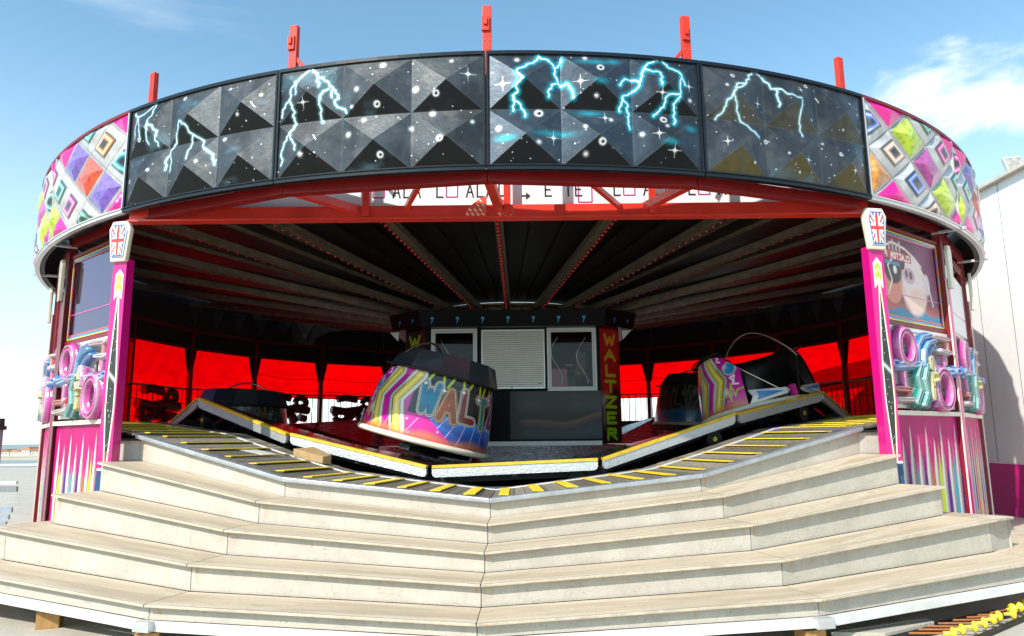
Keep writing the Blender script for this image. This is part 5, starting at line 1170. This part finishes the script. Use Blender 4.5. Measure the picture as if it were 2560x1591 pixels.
        zlo = 2.0 if mid_t < 126 else 2.98
        zlo = max(zlo, zf - .02) if mid_t < 126 else zlo
        order = (f'{["","","","","","","seventh","eighth","ninth","tenth","eleventh","twelfth"][min(11, int(abs(ii + .5)))]} bay round on the {side}')
        t = thing('film_screen', 'see-through bright red film screen between back posts, ' + order, 'screen', W(L / 2, zlo), 'red film screens at the back')
        mb = MB(); mb.prism([W(.05, zlo), W(L - .05, zlo), W(L - .05, 4.17), W(.05, 4.17)], n_ * .004); mb.build('film', M['red_film'], t)
        mb = MB(); mb.bar(W(.05, zlo), W(L - .05, zlo), .03, .03); mb.build('bottom_bar', M['dark_red'], t)
        mb = MB(); mb.prism([W(.05, 4.16, -.01), W(L - .05, 4.16, -.01), W(L - .05, 4.62, -.01), W(.05, 4.62, -.01)], n_ * -.02); mb.build('valance', M['black'], t)
        mb = MB(); mb.bar(W(.05, 4.16, -.03), W(L - .05, 4.16, -.03), .06, .06); mb.build('top_bar', M['dark_red'], t)
        mb = MB(); mb.tube([W(.05, zlo + .62, -.03), W(L / 2, zlo + .57, -.03), W(L - .05, zlo + .66, -.03)], .008, 5); mb.build('wire', M['black'], t)
        mb = MB(); mb.tube([W(.05, zlo + .25, -.03), W(L / 2, zlo + .2, -.03), W(L - .05, zlo + .22, -.03)], .006, 5); mb.build('wire', M['black'], t)
        t = thing('back_railing', 'dark back railing with swirling cut-out ornament, ' + order, 'railing', W(L / 2, zf), 'back railings')
        for zq in (.04, .98): mb = MB(); mb.bar(W(.05, zf + zq), W(L - .05, zf + zq), .045, .045); mb.build('rail', M['grey'], t)
        mb = MB()
        for q in range(12): mb.bar(W(.1 + q * (L - .2) / 11, zf + .05), W(.1 + q * (L - .2) / 11, zf + .97), .018, .018, (1, 0, 0))
        mb.build('balusters', M['dark_red'], t)
        if ii > 0: continue
        mx = L / 2; mb = MB()
        for pl, w_ in ((arc3(-.5, .68, .2, .14, 0, 350, 16), .06), (arc3(.45, .28, .22, .16, 0, 350, 16), .07), ([(-.8, .45), (-.3, .5), (.3, .42), (.8, .48)], .08), ([(-.1, .8), (.3, .85), (.6, .8)], .07), ([(-.3, .1), (-.1, .4), (.05, .2), (.1, .55)], .09), ([(-.7, .2), (-.45, .25)], .07)):
            mb.tube([W(mx + x, zf + z * 1.08, .05) for x, z in pl], w_ * 1.7, 8)
        mb.build('ornament', M['dark_red'], t)
# bays without screens still have a plain top valance
for k, jj in enumerate((-5, -4, -3, 3, 4, 5)):
    ta = P0 + 15 * jj; b = MB(); b.bar(pol(9.25, ta, 4.60), pol(9.70, ta, 4.60), .05, .035)
    o = b.build('stay_bar', M['alu']); setp(o, f'silver stay bar from post to board rim, {["third", "second", "first"][jj + 5] if jj < 0 else ["first", "second", "third"][jj - 3]} beyond the {"left" if jj < 0 else "right"} column', 'bar', 'stay bars under the board rim')
# ring beam carrying the posts' heads
for i in range(2, 22):
    a, c = pol(9.3, P0 + 15 * i, 4.66), pol(9.3, P0 + 15 * (i + 1), 4.66)
    b = MB(); b.bar(a, c, .08, .12); b.build('ring_beam', M['dark_red'], truss)

# ------------------------------------------------------------------ waltzer cars
BLK = np.array([.012, .012, .013])
def car_col(night):
    def col(U, V):
        ph = -135 + 270 * U; s = R_(1) * ph * .93; z = V * 1.04; n = fbm(s * 5, z * 5, 6)
        c = np.array([.58, .004, .34]) * (.8 + .4 * n)[:, None]
        c = over(c, [.62, .01, .22], sstep(.55, .1, z) * .7)
        r3 = np.random.default_rng(8)
        for q in range(40): c = over(c, [.95, .8, .92], np.exp(-(np.hypot(s + 2.3 - r3.random() * 4.6, z - r3.random()) / .012) ** 2))
        # dark ground behind the word, with lime bars above and a blue fan below
        fan = (abs(s) < 1.0 - .9 * np.clip(.42 - z, 0, 1) * 1.4); wz = (abs(s) < 1.22) & (z > .36)
        c = over(c, [.015, .015, .02], wz * 1.); c = np.where((fan & (z <= .42))[:, None], np.array([.02, .09, .38]) * (.6 + .9 * sstep(.0, .4, z))[:, None] + np.array([.0, .1, .15]) * sstep(.2, .42, z)[:, None], c)
        for q in range(-5, 6): c = over(c, [.55, .45, .85], sstep(.010, .003, seg_dist(s, z, [(q * .16, .40), (q * .22, .02)])) * fan * (z < .42) * .9)
        for q in range(-7, 8): c = over(c, [.42, .56, .02], sstep(.024, .014, seg_dist(s, z, [(q * .17 - .03 * np.sign(q), .99), (q * .17 + .05 * (1 if q % 2 else -1), .84)])) * wz)
        # letters
        txt = 'WALTZER'; lw = .225; FCOL = [[.03, .20, .34], [.42, .10, .03], [.30, .03, .05], [.04, .24, .20], [.30, .06, .30], [.40, .18, .03], [.05, .16, .36]]
        for k, ch in enumerate(txt):
            x0 = -1.08 + k * .312; zz0 = .43 - .05 * (k % 2); d = letter_dist(s, z, ch, x0, zz0, lw, .40)
            c = over(c, [.62, .26, .06] if k % 2 else [.70, .68, .60], sstep(.082, .074, d)); c = over(c, [.015, .01, .02], sstep(.070, .064, d)); c = over(c, np.array(FCOL[k]) * (.6 + 1.6 * n[:, None]) if False else FCOL[k], sstep(.058, .052, d) * (.55 + .45 * sstep(.3, .7, n)))
            c = over(c, [.80, .62, .40], np.exp(-((d - .052) / .006) ** 2) * .9)
            c = over(c, [1, 1, 1], np.clip(np.exp(-(np.hypot(s - x0, z - zz0 - .40) / .02) ** 2) + .8 * np.exp(-abs(s - x0) / .05) * (abs(z - zz0 - .40) < .005) + .8 * np.exp(-abs(z - zz0 - .40) / .05) * (abs(s - x0) < .005), 0, 1))
        # silver bordered chevrons pointing away from the word
        for sg in (-1, 1):
            for xc in (1.32, 1.70):
                x = s * sg; pl = [(xc - .12, .93), (xc + .13, .52), (xc - .02, .07)]; d = seg_dist(x, z, pl)
                c = over(c, [.66, .64, .58], sstep(.135, .127, d)); c = over(c, [.16, .13, .11], sstep(.012, .004, abs(d - .125)) + sstep(.014, .004, abs(d - .062)) * .8 + (.45 * ((x - xc) > .07) * (d < .13)))
                c = over(c, [.72, .52, .02], sstep(.058, .052, d)); c = over(c, [.92, .84, .30], np.exp(-(d / .018) ** 2) * .8)
            # wing: blue disc, squiggle, heartbeat
            x = s * sg; d = np.hypot(x - 2.02, z - .70); c = over(c, [.50, .50, .55], sstep(.125, .115, d)); c = over(c, [.02, .22, .48], sstep(.100, .092, d)); c = over(c, [.55, .78, .90], np.exp(-(np.hypot(x - 1.94, z - .74) / .04) ** 2) * .8)
            for pl in ([(1.83, .93), (1.78, .99), (1.84, 1.0), (1.80, .88), (1.86, .86)], [(2.06, .46), (2.0, .54), (2.08, .56), (2.03, .42), (2.12, .40)]): c = over(c, [.92, .88, .92], sstep(.018, .008, seg_dist(x, z, pl)))
            c = over(c, [.45, .62, .02], sstep(.014, .007, seg_dist(x, z, [(1.78, .22), (1.88, .24), (1.91, .38), (1.95, .14), (1.99, .44), (2.03, .20), (2.07, .30), (2.2, .32)])))
            c = over(c, [.95, .8, .9], np.exp(-(np.hypot(x - 1.9, z - .3) / .06) ** 2) * .5)
        for q in range(14):
            a0 = -2.2 + q * .34; c = over(c, [.85, .50, .75], np.exp(-(seg_dist(s, z, [(a0, .04), (a0 + .14, .30 + .1 * (q % 3))]) / .006) ** 2) * .7 * (abs(s) > 1.0))
        c = over(c, [.60, .20, .02], sstep(.16, .05, z + .03 * np.sin(s * 9)) * .7); c = over(c, [.55, .03, .03], sstep(.07, .0, z) * .8)
        c = over(c, [.02, .02, .03], sstep(.985, .995, z))
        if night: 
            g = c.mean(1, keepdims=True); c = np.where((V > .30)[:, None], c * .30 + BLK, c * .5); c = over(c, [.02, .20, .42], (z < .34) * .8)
        return np.clip(c, 0, 1)
    return col
def make_car(name, label, base, yaw_back, tilt, roll_ax, night=False, bar_up=0.0, cowl_w=112, res=(420, 120), cowl_h=1.44):
    """base: centre of the floor rim; yaw_back: world angle (pol convention) the back faces; tilt: platform normal (dz/dx, dz/dy)"""
    t = thing(name, label, 'ride car', base, 'waltzer cars')
    zn = Vector((-tilt[0], -tilt[1], 1)).normalized(); bd = pol(1, yaw_back); bd = (bd - zn * bd.dot(zn)).normalized(); xr = bd.cross(zn)
    m = Matrix([[xr.x, bd.x, zn.x], [xr.y, bd.y, zn.y], [xr.z, bd.z, zn.z]])
    t.rotation_euler = m.to_euler()
    # local frame: +y = back of the tub, z up. phi measured from +y
    def lp(phi, r, z): a = R_(phi); return Vector((r * math.sin(a), r * math.cos(a), z))
    s_local[0] = True
    def rad(z): return .99 - .13 * z + .03 * math.sin(min(1, max(0, z)) * math.pi)
    def top(phi): return float(np.interp(abs(phi), [0, 100, 118, 135], [1.06, 1.02, .90, .62]))
    def sp(U, V):
        ph = -np.radians(-135 + 270 * U); tp = np.interp(np.abs(-135 + 270 * U), [0, 100, 118, 135], [1.06, 1.02, .92, .66]); z = .10 + (tp) * V
        r = .99 - .13 * z + .03 * np.sin(np.clip(z, 0, 1) * np.pi) + .03; return np.stack([r * np.sin(ph), r * np.cos(ph), z], 1)
    cf = car_col(night)
    def sc(U, V): 
        tp = np.interp(np.abs(-135 + 270 * U), [0, 100, 118, 135], [1.06, 1.02, .92, .66]); return cf(U, V * tp / 1.04)
    painted_grid('painted_shell', sp, sc, res[0], res[1], M['painted'], t, smooth=True, local=True)
    b = MB(); n = 54; vs = []   # padded inner wall
    for k in range(n + 1):
        ph = -135 + 270 * k / n; tp = top(ph) + .1
        vs += [lp(ph, .99, .12), lp(ph, rad(tp) - .0, tp), lp(ph, rad(tp) - .16, tp + .02), lp(ph, rad(tp) - .24, tp - .12), lp(ph, .74, .55), lp(ph, .80, .12)]
    fs = []
    for k in range(n):
        for q in range(1, 5): fs.append((6 * k + q, 6 * k + 6 + q, 6 * k + 7 + q, 6 * k + q + 1))
    fs += [(0, 1, 2, 3, 4, 5), tuple(6 * n + q for q in (5, 4, 3, 2, 1, 0))]
    b.add(vs, fs, True); b.build('padded_backrest', M['pad'], t)
    # glossy faceted cowl
    b = MB(); fac = 8; ring = []
    for k in range(fac + 1):
        ph = -cowl_w + 2 * cowl_w * k / fac; h = cowl_h - .03 * abs(ph) / cowl_w; drop = .12 if k in (0, fac) else 0
        ring.append((lp(ph, .955, 1.10), lp(ph, .83, h - drop), lp(ph, .79, h - drop - .01), lp(ph, .86, 1.10)))
    vs = [p for r in ring for p in r]; fs = [(0, 1, 2, 3), tuple(4 * fac + q for q in (3, 2, 1, 0))]
    for k in range(fac):
        for q in range(3): fs.append((4 * k + q, 4 * k + 4 + q, 4 * k + 5 + q, 4 * k + q + 1))
    b.add(vs, fs); cw = b.build('glossy_cowl', M['cowl'], t)
    b = MB(); b.tube([lp(ph, .965, 1.11) for ph in np.linspace(-118, 118, 50)], .016, 6); b.build('cowl_trim', M['black'], cw)
    # base rim and floor
    b = MB(); b.tube([lp(360 * k / 48, 1.03, .075) for k in range(48)], .045, 8, closed=True); b.build('base_rim', M['cream'], t)
    b = MB(); vs = [lp(360 * k / 48, r, z) for r, z in ((1.0, .03), (1.02, .11), (.98, .12)) for k in range(48)]
    fs = [tuple(range(48))[::-1], tuple(range(96, 144))] + [(q * 48 + k, q * 48 + (k + 1) % 48, q * 48 + 48 + (k + 1) % 48, q * 48 + 48 + k) for q in range(2) for k in range(48)]
    b.add(vs, fs); b.build('floor_pan', M['orn_red'] if not night else M['grey'], t)
    b = MB(); b.ringsect(0, 0, 0, 0, 0, 0, 1) if False else None
    n = 30; vs = []
    for k in range(n + 1):
        ph = -105 + 210 * k / n; vs += [lp(ph, .82, .12), lp(ph, .80, .52), lp(ph, .40, .50), lp(ph, .42, .12)]
    fs = [(0, 1, 2, 3), tuple(4 * n + q for q in (3, 2, 1, 0))] + [(4 * k + q, 4 * k + 4 + q, 4 * k + 4 + (q + 1) % 4, 4 * k + (q + 1) % 4) for k in range(n) for q in range(4)]
    b.add(vs, fs, True); b.build('bench_seat', M['pad'], t)
    # lap bar: V of two stays and a bowed bar across
    hx, hz, hy = .74, 1.12 + bar_up, -.42
    L_, Rr = Vector((-hx, hy, hz)), Vector((hx, hy, hz)); foot = Vector((0, -.98, .18))
    b = MB(); b.tube([foot + Vector((-.10, 0, 0)), L_], .017, 8); b.tube([foot + Vector((.10, 0, 0)), Rr], .017, 8)
    b.tube([L_ + (Rr - L_) * f + Vector((0, .10 * math.sin(math.pi * f), .50 * math.sin(math.pi * f) ** .8 if f not in (0, 1) else 0)) for f in np.linspace(0, 1, 18)], .019, 8); b.ball(L_, .03); b.ball(Rr, .03); b.build('lap_bar', M['chrome'], t)
    b = MB(); b.box(foot + Vector((0, .0, .0)), (.10, .08, .26)); b.build('bar_hinge', M['orn_pink'], t)
    # arrow headed front sill boards
    for s in (-1, 1):
        b = MB(); pts = [(.10, .22), (.16, .27), (.70, .34), (.66, .22), (.72, .10), (.16, .17)]
        ol = [Vector((s * x, -math.sqrt(max(0, 1.03 ** 2 - x * x)) , z)) for x, z in pts]; b.prism(ol, (0, -.02, 0)); b.build('sill_board', M['silver'], t)
        b = MB(); ol = [Vector((s * x, -math.sqrt(max(0, 1.03 ** 2 - x * x)) - .025, z)) for x, z in ((.20, .22), (.60, .295), (.58, .22), (.62, .15))]; b.prism(ol, (0, -.004, 0)); b.build('sill_inlay', M['orn_blue'], t)
    b = MB(); b.cyl((0, 0, -.14), (0, 0, .03), .30, n=20); b.bar((-.85, .3, -.05), (.85, .3, -.05), .18, .08); b.build('turntable', M['black'], t)
    b = MB(); w = Vector((-.18, 1.02, -.02)) if False else lp(-62, 1.0, -.03); b.cyl(w, w + (w.normalized()) * .06, .10, n=16); b.build('guide_wheel', M['hub'], t)
    s_local[0] = False
    return t
make_car('waltzer_car', 'magenta waltzer car lettered WALTZER, tilted in front of the booth', (-1.40, -5.60, 1.53), 62, (-.262, .0), 0)
make_car('waltzer_car', 'purple waltzer car on the right crest, its open front and wire lap bar facing out', (4.42, -4.45, 1.94), 197, (.16, -.18), 0, cowl_w=118, cowl_h=1.22, bar_up=-.16, res=(300, 90))
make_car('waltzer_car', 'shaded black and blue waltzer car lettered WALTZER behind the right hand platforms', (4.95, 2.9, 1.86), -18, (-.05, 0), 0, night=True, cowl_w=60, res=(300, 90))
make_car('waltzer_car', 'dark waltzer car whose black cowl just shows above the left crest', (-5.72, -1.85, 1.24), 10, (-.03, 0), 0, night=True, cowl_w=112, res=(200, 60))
# loose plywood wedge and a metal cover plate on the gangway
b = MB(); Wd = [(-2.94, -7.30), (-2.52, -7.36), (-2.44, -7.22), (-2.74, -7.02)]
ZD = [zdeck(math.degrees(math.atan2(x, -y))) for x, y in Wd]
b.hexa([(x, y, z + .016) for (x, y), z in zip(Wd, ZD)], [(x, y, z + h_) for (x, y), z, h_ in zip(Wd, ZD, (.12, .11, .14, .16))])
setp(b.build('plywood_wedge', M['wedge'], bevel=.008), 'brown plywood wedge lying at the inner edge of the gangway left of the middle', 'wedge')
b = MB(); Pd = [(-3.62, -7.62), (-3.22, -7.62), (-3.02, -7.36), (-3.42, -7.36)]; b.hexa([(x, y, zdeck(math.degrees(math.atan2(x, -y))) + .005) for x, y in Pd], [(x, y, zdeck(math.degrees(math.atan2(x, -y))) + .010) for x, y in Pd])
setp(b.build('cover_plate', M['alu_white']), 'pale metal cover plate on the gangway boards just left of the plywood wedge', 'plate')
for s in (-1, 1):
    c0 = lv(0, 2 * s); c1 = lvx(0, 3 * s); b = MB(); c2 = pol(8.7, P0 + 33 * s, c0.z); c3 = pol(9.02, P0 + 30 * s, c0.z); q = [c0 + Vector((0, -.0, -.045)), c1 + Vector((0, 0, -.045)), c2 + Vector((0, 0, -.045)), c3 + Vector((0, 0, -.045))]
    b.hexa([p - Vector((0, 0, .03)) for p in q], q); b.build('end_board', M['black'], gang)
